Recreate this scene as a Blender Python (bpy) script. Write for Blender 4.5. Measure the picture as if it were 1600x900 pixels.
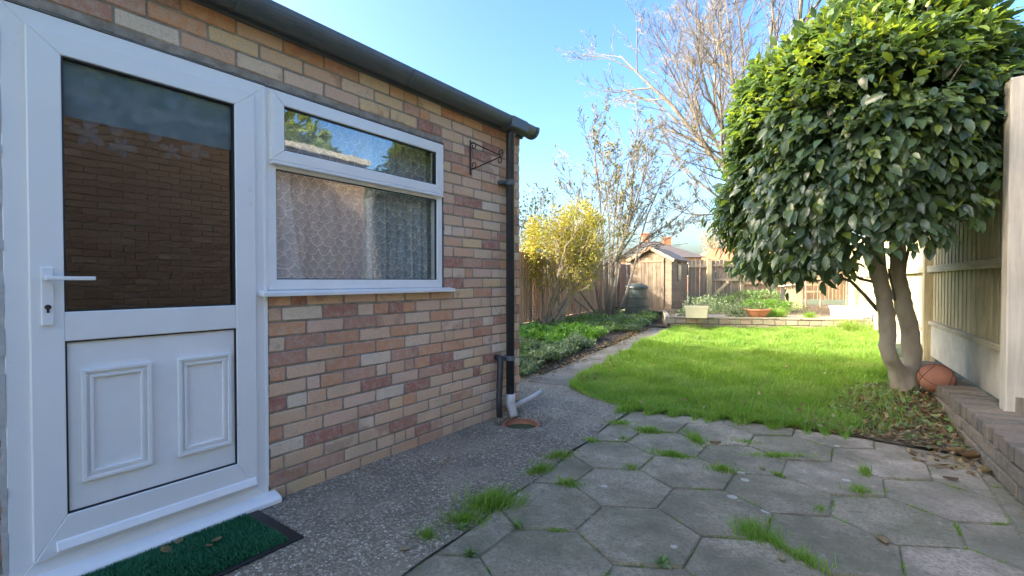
import bpy, bmesh, math, random
import numpy as np
from mathutils import Vector, Matrix, noise as mnoise
R = math.radians
S = bpy.context.scene
for _o in list(bpy.data.objects): bpy.data.objects.remove(_o)
COL = S.collection
rnd = random.Random(7)
nrg = np.random.default_rng(11)

# ------------------------------------------------------------ camera, light, exposure
CAM_H = 1.1
cam = bpy.data.objects.new('camera', bpy.data.cameras.new('camera')); COL.objects.link(cam)
cam.location = (0, 0, CAM_H)
cam.rotation_euler = (R(90 - 0.93), 0, R(35.9))
cam.data.sensor_width = 36; cam.data.lens = 36 * 742 / 1600
cam.data.clip_start = 0.03; cam.data.clip_end = 2000
S.camera = cam
SUN = Vector((1.0, 1.0, -0.74)).normalized()
EL = math.asin(-SUN.z); AZ = math.atan2(-SUN.x, -SUN.y)
w = bpy.data.worlds.new("World"); S.world = w; w.use_nodes = True
wn = w.node_tree.nodes; wl = w.node_tree.links
sky = wn.new('ShaderNodeTexSky'); sky.sky_type = 'NISHITA'; sky.sun_disc = False
sky.sun_elevation = EL; sky.sun_rotation = AZ % (2 * math.pi)
sky.air_density = 1.0; sky.dust_density = 4.8; sky.ozone_density = 4.0
gm = wn.new('ShaderNodeGamma'); gm.inputs[1].default_value = 1.25; wl.new(sky.outputs[0], gm.inputs[0])
hsv = wn.new('ShaderNodeHueSaturation'); hsv.inputs['Hue'].default_value = .506; hsv.inputs['Saturation'].default_value = 1.13; wl.new(gm.outputs[0], hsv.inputs['Color'])
tn = wn.new('ShaderNodeMix'); tn.data_type = 'RGBA'; tn.blend_type = 'MULTIPLY'; tn.inputs[0].default_value = 1.0
tn.inputs[7].default_value = (.93, .85, .72, 1); wl.new(hsv.outputs[0], tn.inputs[6])
bg = wn['Background']; wl.new(tn.outputs[2], bg.inputs[0]); bg.inputs[1].default_value = 0.12
sl = bpy.data.lights.new('sun', 'SUN'); so = bpy.data.objects.new('sun', sl); COL.objects.link(so)
sl.energy = 2.0; sl.angle = R(0.6); sl.color = (1.0, 0.93, 0.82)
so.rotation_euler = SUN.to_track_quat('-Z', 'Y').to_euler(); so.location = (-8, -6, 9)
S.view_settings.view_transform = 'Standard'; S.view_settings.look = 'None'
S.view_settings.gamma = 1.0; S.view_settings.exposure = 2.62
S.view_settings.use_curve_mapping = False
S.cycles.max_bounces = 8; S.cycles.transparent_max_bounces = 16

# ------------------------------------------------------------ helpers
def spot(px, py, z=0.0):
    """ground point at height z seen at a photo pixel (true depth from the camera geometry)"""
    a = R(35.9); Z = 742 * (CAM_H - z) / (py - 438); t = (px - 800) / 742
    return Vector((Z * (-math.sin(a) + math.cos(a) * t), Z * (math.cos(a) + math.sin(a) * t), z))
def at(px, py, Z):
    a = R(35.9); t = (px - 800) / 742
    return Vector((Z * (-math.sin(a) + math.cos(a) * t), Z * (math.cos(a) + math.sin(a) * t), CAM_H - (py - 438) / 742 * Z))
def tag(o, label=None, cat=None, group=None, kind=None):
    if label: o['label'] = label
    if cat: o['category'] = cat
    if group: o['group'] = group
    if kind: o['kind'] = kind
    return o
def empty(name, loc, label=None, cat=None, group=None, kind=None):
    o = bpy.data.objects.new(name, None); COL.objects.link(o); o.location = loc
    o.empty_display_size = 0.1
    return tag(o, label, cat, group, kind)
def org(p):
    v = Vector((0, 0, 0))
    while p is not None: v += p.location; p = p.parent
    return v
def link(name, me, mats, parent=None, loc=None, rot=None):
    o = bpy.data.objects.new(name, me); COL.objects.link(o)
    if mats is not None and len(me.materials) == 0:
        for m in (mats if isinstance(mats, (list, tuple)) else [mats]): me.materials.append(m)
    if parent: o.parent = parent
    if loc is not None: o.location = Vector(loc) - org(parent)
    if rot is not None: o.rotation_euler = rot
    return o
def bev(o, w=0.003, seg=1):
    m = o.modifiers.new('bevel', 'BEVEL'); m.width = w; m.segments = seg; m.limit_method = 'ANGLE'; m.angle_limit = R(35)
    return o
def smooth(o, ang=None):
    me = o.data; me.polygons.foreach_set('use_smooth', [True] * len(me.polygons)); return o

class MB:
    def __init__(s): s.v = []; s.f = []
    def add(s, vs, fs):
        n = len(s.v); s.v += [tuple(v) for v in vs]; s.f += [tuple(i + n for i in f) for f in fs]; return s
    def box(s, x0, x1, y0, y1, z0, z1, M=None):
        vs = [Vector((x, y, z)) for x in (x0, x1) for y in (y0, y1) for z in (z0, z1)]
        if M is not None: vs = [M @ v for v in vs]
        return s.add(vs, [(0, 1, 3, 2), (4, 6, 7, 5), (0, 4, 5, 1), (2, 3, 7, 6), (0, 2, 6, 4), (1, 5, 7, 3)])
    def bar(s, a, b, wx, wz, up=(0, 0, 1)):
        a = Vector(a); b = Vector(b); d = (b - a); L = d.length; d.normalize(); u = Vector(up)
        sd = d.cross(u)
        if sd.length < 1e-4: sd = d.cross(Vector((1, 0, 0)))
        sd.normalize(); u = sd.cross(d)
        vs = [p + sd * i * wx / 2 + u * j * wz / 2 for p in (a, b) for i in (-1, 1) for j in (-1, 1)]
        return s.add(vs, [(0, 1, 3, 2), (4, 6, 7, 5), (0, 4, 5, 1), (2, 3, 7, 6), (0, 2, 6, 4), (1, 5, 7, 3)])
    def tube(s, pts, rad, n=6, cap=True):
        pts = [Vector(p) for p in pts]
        if not isinstance(rad, (list, tuple)): rad = [rad] * len(pts)
        base = len(s.v); side = None
        for i, p in enumerate(pts):
            d = (pts[min(i + 1, len(pts) - 1)] - pts[max(i - 1, 0)])
            if d.length < 1e-9: d = Vector((0, 0, 1))
            d.normalize()
            if side is None: side = d.orthogonal().normalized()
            else:
                side = side - d * side.dot(d)
                side = side.normalized() if side.length > 1e-6 else d.orthogonal().normalized()
            up = d.cross(side)
            for k in range(n):
                a = 2 * math.pi * k / n
                s.v.append(tuple(p + (side * math.cos(a) + up * math.sin(a)) * rad[i]))
        for i in range(len(pts) - 1):
            for k in range(n):
                a = base + i * n + k; b = base + i * n + (k + 1) % n
                s.f.append((a, b, b + n, a + n))
        if cap:
            s.f.append(tuple(base + k for k in reversed(range(n))))
            s.f.append(tuple(base + (len(pts) - 1) * n + k for k in range(n)))
        return s
    def lathe(s, prof, c=(0, 0, 0), n=32):
        base = len(s.v); c = Vector(c)
        for r, z in prof:
            for k in range(n):
                a = 2 * math.pi * k / n; s.v.append((c.x + r * math.cos(a), c.y + r * math.sin(a), c.z + z))
        for i in range(len(prof) - 1):
            for k in range(n):
                a = base + i * n + k; b = base + i * n + (k + 1) % n
                s.f.append((a, b, b + n, a + n))
        return s
    def prism(s, poly, z0, z1):
        n = len(poly)
        vs = [(p[0], p[1], z0) for p in poly] + [(p[0], p[1], z1) for p in poly]
        return s.add(vs, [tuple(reversed(range(n))), tuple(range(n, 2 * n))] + [(i, (i + 1) % n, n + (i + 1) % n, n + i) for i in range(n)])
    def frame(s, y0, y1, z0, z1, wd, x0, x1, wt=None, wb=None):
        """mitred frame in the plane of the extension wall, four closed mitred pieces"""
        wt = wt or wd; wb = wb or wd
        O = [(y0, z0), (y1, z0), (y1, z1), (y0, z1)]
        I = [(y0 + wd, z0 + wb), (y1 - wd, z0 + wb), (y1 - wd, z1 - wt), (y0 + wd, z1 - wt)]
        for i in range(4):
            j = (i + 1) % 4
            q = [O[i], O[j], I[j], I[i]]
            vs = [(x, a, b) for x in (x0, x1) for a, b in q]
            s.add(vs, [(3, 2, 1, 0), (4, 5, 6, 7), (0, 1, 5, 4), (1, 2, 6, 5), (2, 3, 7, 6), (3, 0, 4, 7)])
        return s
    def build(s, name, mats, parent=None, base=None, sm=False):
        o0 = org(parent) if parent else Vector((0, 0, 0))
        if base is not None: o0 = Vector(base)
        me = bpy.data.meshes.new(name)
        me.from_pydata([(v[0] - o0.x, v[1] - o0.y, v[2] - o0.z) for v in s.v], [], s.f)
        me.validate(clean_customdata=False)
        bm = bmesh.new(); bm.from_mesh(me); bmesh.ops.recalc_face_normals(bm, faces=bm.faces); bm.to_mesh(me); bm.free()
        o = link(name, me, mats, parent)
        if base is not None: o.location = o0 - (org(parent) if parent else Vector((0, 0, 0)))
        if sm: smooth(o)
        return o

def tri_mesh(name, V, T, mats, parent=None, base=None, sm=False):
    """V (n,3) world coordinates, T (m,3)"""
    o0 = np.array(base if base is not None else (org(parent) if parent else (0, 0, 0)), dtype=float)
    V = (np.asarray(V, float) - o0).astype(np.float32); T = np.asarray(T, np.int32)
    me = bpy.data.meshes.new(name)
    me.vertices.add(len(V)); me.vertices.foreach_set('co', V.ravel())
    me.loops.add(T.size); me.loops.foreach_set('vertex_index', T.ravel())
    me.polygons.add(len(T)); me.polygons.foreach_set('loop_start', np.arange(0, T.size, 3, dtype=np.int32))
    me.polygons.foreach_set('loop_total', np.full(len(T), 3, np.int32))
    if sm: me.polygons.foreach_set('use_smooth', [True] * len(T))
    me.update(); me.validate()
    o = link(name, me, mats, parent)
    if base is not None: o.location = Vector(base) - (org(parent) if parent else Vector((0, 0, 0)))
    return o
def inst(tv, tt, P, X, Y, Z, Sc):
    """vectorised copies of template tv (k,3), tt (m,3): P (n,3), axes (n,3), scales (n,3)"""
    tv = np.asarray(tv, float); tt = np.asarray(tt, int); n = len(P); k = len(tv)
    L = tv[None, :, :] * Sc[:, None, :]
    V = P[:, None, :] + L[:, :, 0:1] * X[:, None, :] + L[:, :, 1:2] * Y[:, None, :] + L[:, :, 2:3] * Z[:, None, :]
    T = tt[None] + (np.arange(n) * k)[:, None, None]
    return V.reshape(-1, 3), T.reshape(-1, 3)
def nz(a): return a / np.maximum(np.linalg.norm(a, axis=-1, keepdims=True), 1e-9)
# leaf along +Y, blade in XY, normal Z; gentle fold and droop
LEAF = ([(0, 0, 0), (-.24, .20, .05), (0, .22, 0), (.24, .20, .05), (-.33, .50, .06), (0, .52, -.01), (.33, .50, .06), (-.21, .82, 0), (0, .82, -.07), (.21, .82, 0), (0, 1.08, -.16)],
        [(0, 2, 1), (0, 3, 2), (1, 2, 5), (1, 5, 4), (2, 3, 6), (2, 6, 5), (4, 5, 8), (4, 8, 7), (5, 6, 9), (5, 9, 8), (7, 8, 10), (8, 9, 10)])
LEAF2 = ([(0, 0, 0), (-.32, .45, .08), (.32, .45, .08), (0, 1, -.05)], [(0, 2, 1), (1, 2, 3)])
BLADE = ([(-.5, 0, 0), (.5, 0, 0), (-.38, .18, .5), (.38, .18, .5), (0, .55, 1)], [(0, 1, 3), (0, 3, 2), (2, 3, 4)])
def leaves(P, N, size, var=.35, tpl=LEAF, aspect=.8, rg=nrg):
    """leaf directions N (n,3): the blade hangs from P, its face turned mostly upward and outward"""
    n = len(P); up = np.array([0, 0, 1.0])
    D = nz(N + rg.normal(0, .45, (n, 3)))
    F = nz(up * .9 + N * .35 + rg.normal(0, .35, (n, 3)))
    Xa = nz(np.cross(D, F)); F = np.cross(Xa, D)
    s = size * (1 + rg.uniform(-var, var, n)); asp = aspect * rg.uniform(.85, 1.15, n)
    return inst(tpl[0], tpl[1], P, Xa, D, F, np.stack([s * asp, s, s], 1))
LEAN = .45
def blades(P, h, wd, lean=.5, var=.4, rg=nrg):
    n = len(P); a = rg.uniform(0, 2 * np.pi, n)
    Xa = np.stack([np.cos(a), np.sin(a), 0 * a], 1); Ya = np.stack([-np.sin(a), np.cos(a), 0 * a], 1)
    Za = nz(np.array([0, 0, 1.0]) + rg.normal(0, .22, (n, 3)) * [1, 1, 0])
    Za = nz(Za + LEAN * np.stack([np.sin(P[:, 0] * 7 + 2 * np.sin(P[:, 1] * 3)), np.cos(P[:, 1] * 6 + P[:, 0] * 4), 0 * a], 1)); hh = h * (1 + rg.uniform(-var, var, n)); ww = wd * rg.uniform(.7, 1.3, n)
    return inst(BLADE[0], BLADE[1], P, Xa, Ya, Za, np.stack([ww, hh * lean * rg.uniform(.2, 1.8, n), hh], 1))
def merge(*VT):
    Vs, Ts, k = [], [], 0
    for V, T in VT: Vs.append(V); Ts.append(T + k); k += len(V)
    return np.concatenate(Vs), np.concatenate(Ts)
def inpoly(x, y, poly):
    c = np.zeros(len(x), bool); n = len(poly)
    for i in range(n):
        x1, y1 = poly[i][:2]; x2, y2 = poly[(i + 1) % n][:2]
        m = ((y1 > y) != (y2 > y)) & (x < (x2 - x1) * (y - y1) / ((y2 - y1) + 1e-12) + x1)
        c ^= m
    return c
def scatter(poly, n, z=0, rg=nrg):
    xs = [p[0] for p in poly]; ys = [p[1] for p in poly]
    x = rg.uniform(min(xs), max(xs), n); y = rg.uniform(min(ys), max(ys), n)
    k = inpoly(x, y, poly); x = x[k]; y = y[k]
    return np.stack([x, y, np.full(len(x), float(z))], 1)
def clip(poly, a, b):
    """keep what lies left of the line a->b"""
    out = []; n = len(poly)
    sd = lambda p: (b[0] - a[0]) * (p[1] - a[1]) - (b[1] - a[1]) * (p[0] - a[0])
    for i in range(n):
        p = poly[i]; q = poly[(i + 1) % n]; sp = sd(p); sq = sd(q)
        if sp >= 0: out.append(p)
        if (sp >= 0) != (sq >= 0):
            t = sp / (sp - sq); out.append((p[0] + (q[0] - p[0]) * t, p[1] + (q[1] - p[1]) * t))
    return out
def area(p): return abs(sum(p[i][0] * p[(i + 1) % len(p)][1] - p[(i + 1) % len(p)][0] * p[i][1] for i in range(len(p)))) / 2
def inset(poly, d):
    n = len(poly); P = [Vector(p[:2]) for p in poly]
    if sum(P[i].x * P[(i + 1) % n].y - P[(i + 1) % n].x * P[i].y for i in range(n)) < 0: P.reverse()
    out = [tuple(p) for p in P]
    for i in range(n):
        a = P[i]; b = P[(i + 1) % n]; e = (b - a)
        if e.length < 1e-6: continue
        nn = Vector((-e.y, e.x)).normalized() * d
        out = clip(out, a + nn, b + nn)
        if len(out) < 3: return []
    r = []
    for p in out:
        if not r or (Vector(p) - Vector(r[-1])).length > 1e-4: r.append(p)
    return r

# ------------------------------------------------------------ materials
class NT:
    def __init__(s, name):
        s.m = bpy.data.materials.new(name); s.m.use_nodes = True; s.t = s.m.node_tree
        s.n = s.t.nodes; s.b = s.n['Principled BSDF']; s.out = s.n['Material Output']
    def N(s, typ, **kw):
        x = s.n.new(typ)
        for k, v in kw.items():
            if k in ('operation', 'blend_type', 'data_type', 'feature', 'wave_type', 'bands_direction', 'distance', 'interpolation_type', 'noise_dimensions', 'voronoi_dimensions', 'use_clamp', 'invert', 'clamp'): setattr(x, k, v)
            else: x.inputs[k].default_value = v
        return x
    def L(s, a, b): s.t.links.new(a, b)
    def coord(s, kind='Object', scale=(1, 1, 1), rand=False):
        tc = s.N('ShaderNodeTexCoord'); mp = s.N('ShaderNodeMapping'); mp.inputs['Scale'].default_value = scale
        s.L(tc.outputs[kind], mp.inputs[0])
        if rand:
            oi = s.N('ShaderNodeObjectInfo'); ml = s.N('ShaderNodeMath', operation='MULTIPLY'); ml.inputs[1].default_value = 37.0
            s.L(oi.outputs['Random'], ml.inputs[0]); s.L(ml.outputs[0], mp.inputs['Location'])
        return mp.outputs[0]
    def noise(s, vec, sc, det=4, rough=.6):
        n = s.N('ShaderNodeTexNoise', Scale=sc, Detail=det, Roughness=rough); s.L(vec, n.inputs['Vector']); return n.outputs['Fac']
    def ramp(s, fac, stops, const=False):
        r = s.N('ShaderNodeValToRGB'); e = r.color_ramp.elements
        if const: r.color_ramp.interpolation = 'CONSTANT'
        while len(e) > 2: e.remove(e[-1])
        for i, (p, c) in enumerate(stops):
            if i >= 2: e.new(p)
            e[i].position = p; e[i].color = (*c, 1) if len(c) == 3 else c
        s.L(fac, r.inputs[0]); return r.outputs[0]
    def mix(s, fac, a, b, bt='MIX'):
        m = s.N('ShaderNodeMix', data_type='RGBA', blend_type=bt)
        for x, i in ((fac, 0), (a, 6), (b, 7)):
            if isinstance(x, (int, float)): m.inputs[i].default_value = x
            elif isinstance(x, tuple): m.inputs[i].default_value = (*x, 1) if len(x) == 3 else x
            else: s.L(x, m.inputs[i])
        return m.outputs[2]
    def math(s, op, a, b=None, c=None):
        m = s.N('ShaderNodeMath', operation=op)
        for i, x in enumerate((a, b, c)):
            if x is None: continue
            if isinstance(x, (int, float)): m.inputs[i].default_value = x
            else: s.L(x, m.inputs[i])
        return m.outputs[0]
    def bump(s, h, dist=.002, st=1.0):
        b = s.N('ShaderNodeBump', Strength=st, Distance=dist); s.L(h, b.inputs['Height']); s.L(b.outputs[0], s.b.inputs['Normal']); return b
    def col(s, c):
        if isinstance(c, tuple): s.b.inputs['Base Color'].default_value = (*c, 1)
        else: s.L(c, s.b.inputs['Base Color'])
    def rough(s, r, spec=None):
        if isinstance(r, (int, float)): s.b.inputs['Roughness'].default_value = r
        else: s.L(r, s.b.inputs['Roughness'])
        if spec is not None: s.b.inputs['Specular IOR Level'].default_value = spec

def m_plain(name, c1, c2, sc=6, rough=.6, bump=.001, rand=False, spec=None, bsc=None, metal=0, stretch=(1, 1, 1)):
    t = NT(name); v = t.coord('Object', stretch, rand); f = t.noise(v, sc, 6, .65)
    t.col(t.ramp(f, [(.3, c1), (.7, c2)])); t.rough(rough, spec); t.b.inputs['Metallic'].default_value = metal
    if bump: t.bump(t.noise(v, bsc or sc * 6, 5, .7), bump)
    return t.m
def m_brick(name, pal, dark=(.24, .09, .07), wear=(.62, .54, .42)):
    t = NT(name); oi = t.N('ShaderNodeObjectInfo'); v = t.coord('Object', (1, 1, 1), True)
    base = t.ramp(oi.outputs['Random'], [(i / len(pal), c) for i, c in enumerate(pal)], True)
    n1 = t.noise(v, 7, 4, .6); n2 = t.noise(v, 28, 6, .7); n3 = t.noise(v, 160, 4, .7)
    r2 = t.math('FRACT', t.math('MULTIPLY', oi.outputs['Random'], 17.3))
    thr = t.math('ADD', .50, t.math('MULTIPLY', r2, .35))
    dk = t.math('MULTIPLY', t.math('MULTIPLY_ADD', t.math('SUBTRACT', n1, thr), 14, .3), 1); 
    cl = t.N('ShaderNodeClamp'); t.L(dk, cl.inputs[0])
    c = t.mix(t.math('MULTIPLY', cl.outputs[0], .42), base, dark)
    c = t.mix(t.ramp(n2, [(.45, (0, 0, 0)), (.7, (.6, .6, .6))]), c, wear)
    c = t.mix(t.ramp(n3, [(.3, (.4, .4, .4)), (.5, (0, 0, 0))]), c, (.16, .11, .08))
    wp = t.N('ShaderNodeNewGeometry').outputs['Position']; sz = t.N('ShaderNodeSeparateXYZ'); t.L(wp, sz.inputs[0])
    wz = t.N('ShaderNodeTexNoise', Scale=6.0, Detail=5.0); t.L(wp, wz.inputs['Vector'])
    dmp = t.math('MULTIPLY', t.math('SUBTRACT', t.math('ADD', wz.outputs['Fac'], .02), t.math('MULTIPLY', sz.outputs[2], 1.6)), 2.2)
    cd = t.N('ShaderNodeClamp'); t.L(dmp, cd.inputs[0])
    c = t.mix(t.math('MULTIPLY', cd.outputs[0], .30), c, (.26, .21, .13))
    ws = t.N('ShaderNodeTexNoise', Scale=2.1, Detail=6.0, Roughness=.7); t.L(wp, ws.inputs['Vector'])
    c = t.mix(t.ramp(ws.outputs['Fac'], [(.55, (0, 0, 0)), (.75, (.25, .25, .25))]), c, (.36, .24, .15))
    t.col(c); t.rough(.9, .2)
    t.bump(t.math('ADD', n2, t.math('MULTIPLY', n3, .6)), .007, 1.0); return t.m
def m_wood(name, pal, grain=(.06, .05, .04), vert=True, rough=.85, isl=False):
    t = NT(name)
    v = t.coord('Object', (22, 22, 1.2) if vert else (1.2, 1.2, 22), True)
    if isl: r = t.N('ShaderNodeNewGeometry').outputs['Random Per Island']
    else: r = t.N('ShaderNodeObjectInfo').outputs['Random']
    base = t.ramp(r, [(i / max(1, len(pal) - 1), c) for i, c in enumerate(pal)])
    g = t.noise(v, 2.2, 6, .7); k = t.noise(t.coord('Object', (1, 1, 1), True), 3, 4, .6)
    c = t.mix(t.ramp(g, [(.35, (.7, .7, .7)), (.62, (0, 0, 0))]), base, grain)
    c = t.mix(t.ramp(k, [(.45, (0, 0, 0)), (.75, (.45, .45, .45))]), c, tuple(x * 1.35 for x in pal[0]))
    t.col(c); t.rough(rough, .2); t.bump(g, .003, .8); return t.m
def m_leaf(name, pal, rough=.4, trans=.25, spec=.5):
    t = NT(name); r = t.N('ShaderNodeNewGeometry').outputs['Random Per Island']
    oi = t.N('ShaderNodeObjectInfo')
    rr = t.math('FRACT', t.math('ADD', r, t.math('MULTIPLY', oi.outputs['Random'], 5.3)))
    c = t.ramp(rr, [(i / max(1, len(pal) - 1), c) for i, c in enumerate(pal)])
    c = t.mix(t.noise(t.coord('Object'), 9, 3), c, t.mix(1.0, c, (.55, .62, .5), 'MULTIPLY'))
    t.col(c); t.rough(rough, spec)
    tr = t.N('ShaderNodeBsdfTranslucent'); t.L(t.mix(1.0, c, (1.6, 1.7, .7), 'MULTIPLY'), tr.inputs[0])
    mx = t.N('ShaderNodeMixShader'); mx.inputs[0].default_value = trans
    t.L(t.b.outputs[0], mx.inputs[1]); t.L(tr.outputs[0], mx.inputs[2]); t.L(mx.outputs[0], t.out.inputs[0]); return t.m

M = {}
M['brick'] = m_brick('buff_brick', [(.78, .51, .33), (.80, .57, .38), (.74, .45, .28), (.80, .60, .42), (.70, .36, .20), (.78, .53, .38), (.80, .55, .30), (.62, .35, .24), (.82, .65, .48), (.46, .21, .15), (.76, .51, .33), (.76, .49, .34), (.78, .56, .38), (.66, .33, .19), (.72, .43, .27), (.54, .28, .19), (.80, .57, .40), (.74, .49, .30)])
M['brick_wall2'] = m_brick('red_brick', [(.34, .15, .08), (.38, .19, .11), (.3, .13, .08), (.40, .22, .13)])
M['coping'] = m_brick('weathered_engineering_brick', [(.13, .125, .105), (.19, .165, .13), (.16, .15, .125), (.22, .185, .145), (.11, .11, .10)], (.05, .05, .05), (.28, .26, .21))
M['lowbrick'] = m_brick('grimy_brick', [(.20, .18, .14), (.24, .205, .155), (.17, .16, .13)], (.09, .08, .07), (.36, .34, .3))
M['bedbrick'] = m_brick('mossy_pale_brick', [(.36, .32, .24), (.40, .35, .27), (.31, .29, .21), (.38, .29, .22)], (.16, .17, .09), (.45, .42, .33))
M['mortar'] = m_plain('mortar', (.20, .165, .13), (.42, .36, .29), 16, .95, .003)
M['mortar_dark'] = m_plain('old_mortar', (.10, .095, .085), (.19, .175, .15), 12, .95, .003)
M['upvc'] = m_plain('white_upvc', (.80, .78, .74), (.88, .87, .84), 4, .28, .0003, spec=.5)
def m_upvc_dirty():
    t = NT('white_upvc_with_grime'); v = t.coord('Object'); n = t.noise(v, 30, 6, .7); k = t.noise(v, 2.2, 3)
    f = t.ramp(n, [(.63, (0, 0, 0)), (.74, (.3, .3, .3))])
    f2 = t.math('MULTIPLY', f, t.ramp(k, [(.42, (0, 0, 0)), (.60, (1, 1, 1))]))
    t.col(t.mix(f2, t.mix(t.ramp(k, [(.35, (0, 0, 0)), (.7, (.6, .6, .6))]), (.86, .85, .82), (.80, .785, .75)), (.30, .29, .26))); t.rough(.3); return t.m
M['upvc2'] = m_upvc_dirty()
M['gasket'] = m_plain('black_rubber', (.012, .012, .012), (.02, .02, .02), 5, .5, 0)
M['black_pl'] = m_plain('black_plastic', (.085, .10, .105), (.12, .135, .14), 14, .45, .0006)
M['pipe'] = m_plain('black_pipe_plastic', (.022, .024, .026), (.05, .053, .055), 14, .4, .0006)
M['felt'] = m_plain('roof_felt', (.06, .06, .06), (.12, .12, .115), 8, .9, .002)
M['iron'] = m_plain('rusty_black_iron', (.02, .018, .018), (.09, .05, .035), 40, .6, .001, metal=.3)
M['dark'] = m_plain('dark_interior', (.02, .02, .02), (.05, .045, .04), 2, .9, 0)
M['interior'] = m_plain('interior_plaster', (.30, .28, .25), (.34, .32, .29), 2, .9, 0)

def m_glass(name='window_glass', tint=(1, 1, 1), k=1.6, extra=.04):
    t = NT(name); fr = t.N('ShaderNodeFresnel', IOR=1.5); bk_ = t.N('ShaderNodeNewGeometry').outputs['Backfacing']
    t.L(t.math('MULTIPLY_ADD', bk_, -.83333, 1.5), fr.inputs['IOR']); f = t.math('MULTIPLY_ADD', fr.outputs[0], k, extra)
    cl = t.N('ShaderNodeClamp'); t.L(f, cl.inputs[0])
    tr = t.N('ShaderNodeBsdfTransparent'); tr.inputs[0].default_value = (*tint, 1)
    gl = t.N('ShaderNodeBsdfGlossy', Roughness=.0); gl.inputs[0].default_value = (.95, 1, .98, 1)
    v = t.coord('Object'); b = t.N('ShaderNodeBump', Strength=.09, Distance=.004); t.L(t.noise(v, 5, 2), b.inputs['Height']); t.L(b.outputs[0], gl.inputs['Normal'])
    mx = t.N('ShaderNodeMixShader'); t.L(cl.outputs[0], mx.inputs[0]); t.L(tr.outputs[0], mx.inputs[1]); t.L(gl.outputs[0], mx.inputs[2])
    t.L(mx.outputs[0], t.out.inputs[0]); return t.m
M['glass'] = m_glass(k=1.25, extra=.045)
M['glass_dark'] = m_glass('dark_door_glass', (.25, .26, .26), 1.25, .06)
def m_etch():
    t = NT('etched_frosting'); d = t.N('ShaderNodeBsdfDiffuse'); d.inputs[0].default_value = (.55, .62, .64, 1)
    tr = t.N('ShaderNodeBsdfTransparent'); mx = t.N('ShaderNodeMixShader')
    v = t.coord('Object'); t.L(t.math('MULTIPLY', t.noise(v, 18, 3), .17), mx.inputs[0])
    t.L(tr.outputs[0], mx.inputs[1]); t.L(d.outputs[0], mx.inputs[2]); t.L(mx.outputs[0], t.out.inputs[0]); return t.m
M['etch'] = m_etch()
def m_lace():
    t = NT('white_lace'); tc = t.N('ShaderNodeUVMap'); sp = t.N('ShaderNodeSeparateXYZ'); t.L(tc.outputs[0], sp.inputs[0])
    wr = t.noise(t.coord('UV'), 5, 2); wr2 = t.noise(t.coord('UV', (3, 1, 1)), 7, 3)
    u = t.math('MULTIPLY', t.math('ADD', sp.outputs[0], t.math('MULTIPLY', wr, .10)), 17.0); v = t.math('MULTIPLY', t.math('ADD', sp.outputs[1], t.math('MULTIPLY', wr2, .05)), 23.0)
    row = t.math('FLOOR', v); fv = t.math('FRACT', v)
    off = t.math('MULTIPLY', t.math('MODULO', row, 2.0), .5)
    fu = t.math('SUBTRACT', t.math('FRACT', t.math('ADD', u, off)), .5)
    # scallop arcs hanging in rows
    y = t.math('SUBTRACT', fv, 1.0)
    d = t.math('SQRT', t.math('ADD', t.math('POWER', t.math('MULTIPLY', fu, 1.7), 2.0), t.math('POWER', y, 2.0)))
    arc = t.math('LESS_THAN', t.math('ABSOLUTE', t.math('SUBTRACT', d, .80)), .075)
    arc2 = t.math('LESS_THAN', t.math('ABSOLUTE', t.math('SUBTRACT', d, .45)), .04)
    zz = t.math('LESS_THAN', t.math('ABSOLUTE', t.math('SUBTRACT', fv, t.math('MULTIPLY_ADD', t.math('ABSOLUTE', fu), 1.1, .1))), .07)
    a = t.math('MAXIMUM', t.math('MAXIMUM', t.math('MULTIPLY', arc, .38), t.math('MULTIPLY', arc2, .3)), t.math('MULTIPLY', zz, .34))
    ng = t.noise(t.coord('UV'), 60, 3, .7)
    a = t.math('MULTIPLY', a, t.math('MULTIPLY_ADD', ng, 2.6, -.45))
    a = t.math('ADD', a, t.math('MULTIPLY_ADD', t.noise(t.coord('UV', (9, 1.2, 1)), 3, 3), .45, .24))
    cl = t.N('ShaderNodeClamp'); t.L(a, cl.inputs[0]); cl.inputs['Max'].default_value = .93
    df = t.N('ShaderNodeBsdfDiffuse'); df.inputs[0].default_value = (.92, .93, .91, 1)
    tl = t.N('ShaderNodeBsdfTranslucent'); tl.inputs[0].default_value = (.92, .93, .91, 1)
    m1 = t.N('ShaderNodeMixShader'); m1.inputs[0].default_value = .25; t.L(df.outputs[0], m1.inputs[1]); t.L(tl.outputs[0], m1.inputs[2])
    tr = t.N('ShaderNodeBsdfTransparent'); mx = t.N('ShaderNodeMixShader')
    t.L(cl.outputs[0], mx.inputs[0]); t.L(tr.outputs[0], mx.inputs[1]); t.L(m1.outputs[0], mx.inputs[2]); t.L(mx.outputs[0], t.out.inputs[0]); return t.m
M['lace'] = m_lace()

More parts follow.
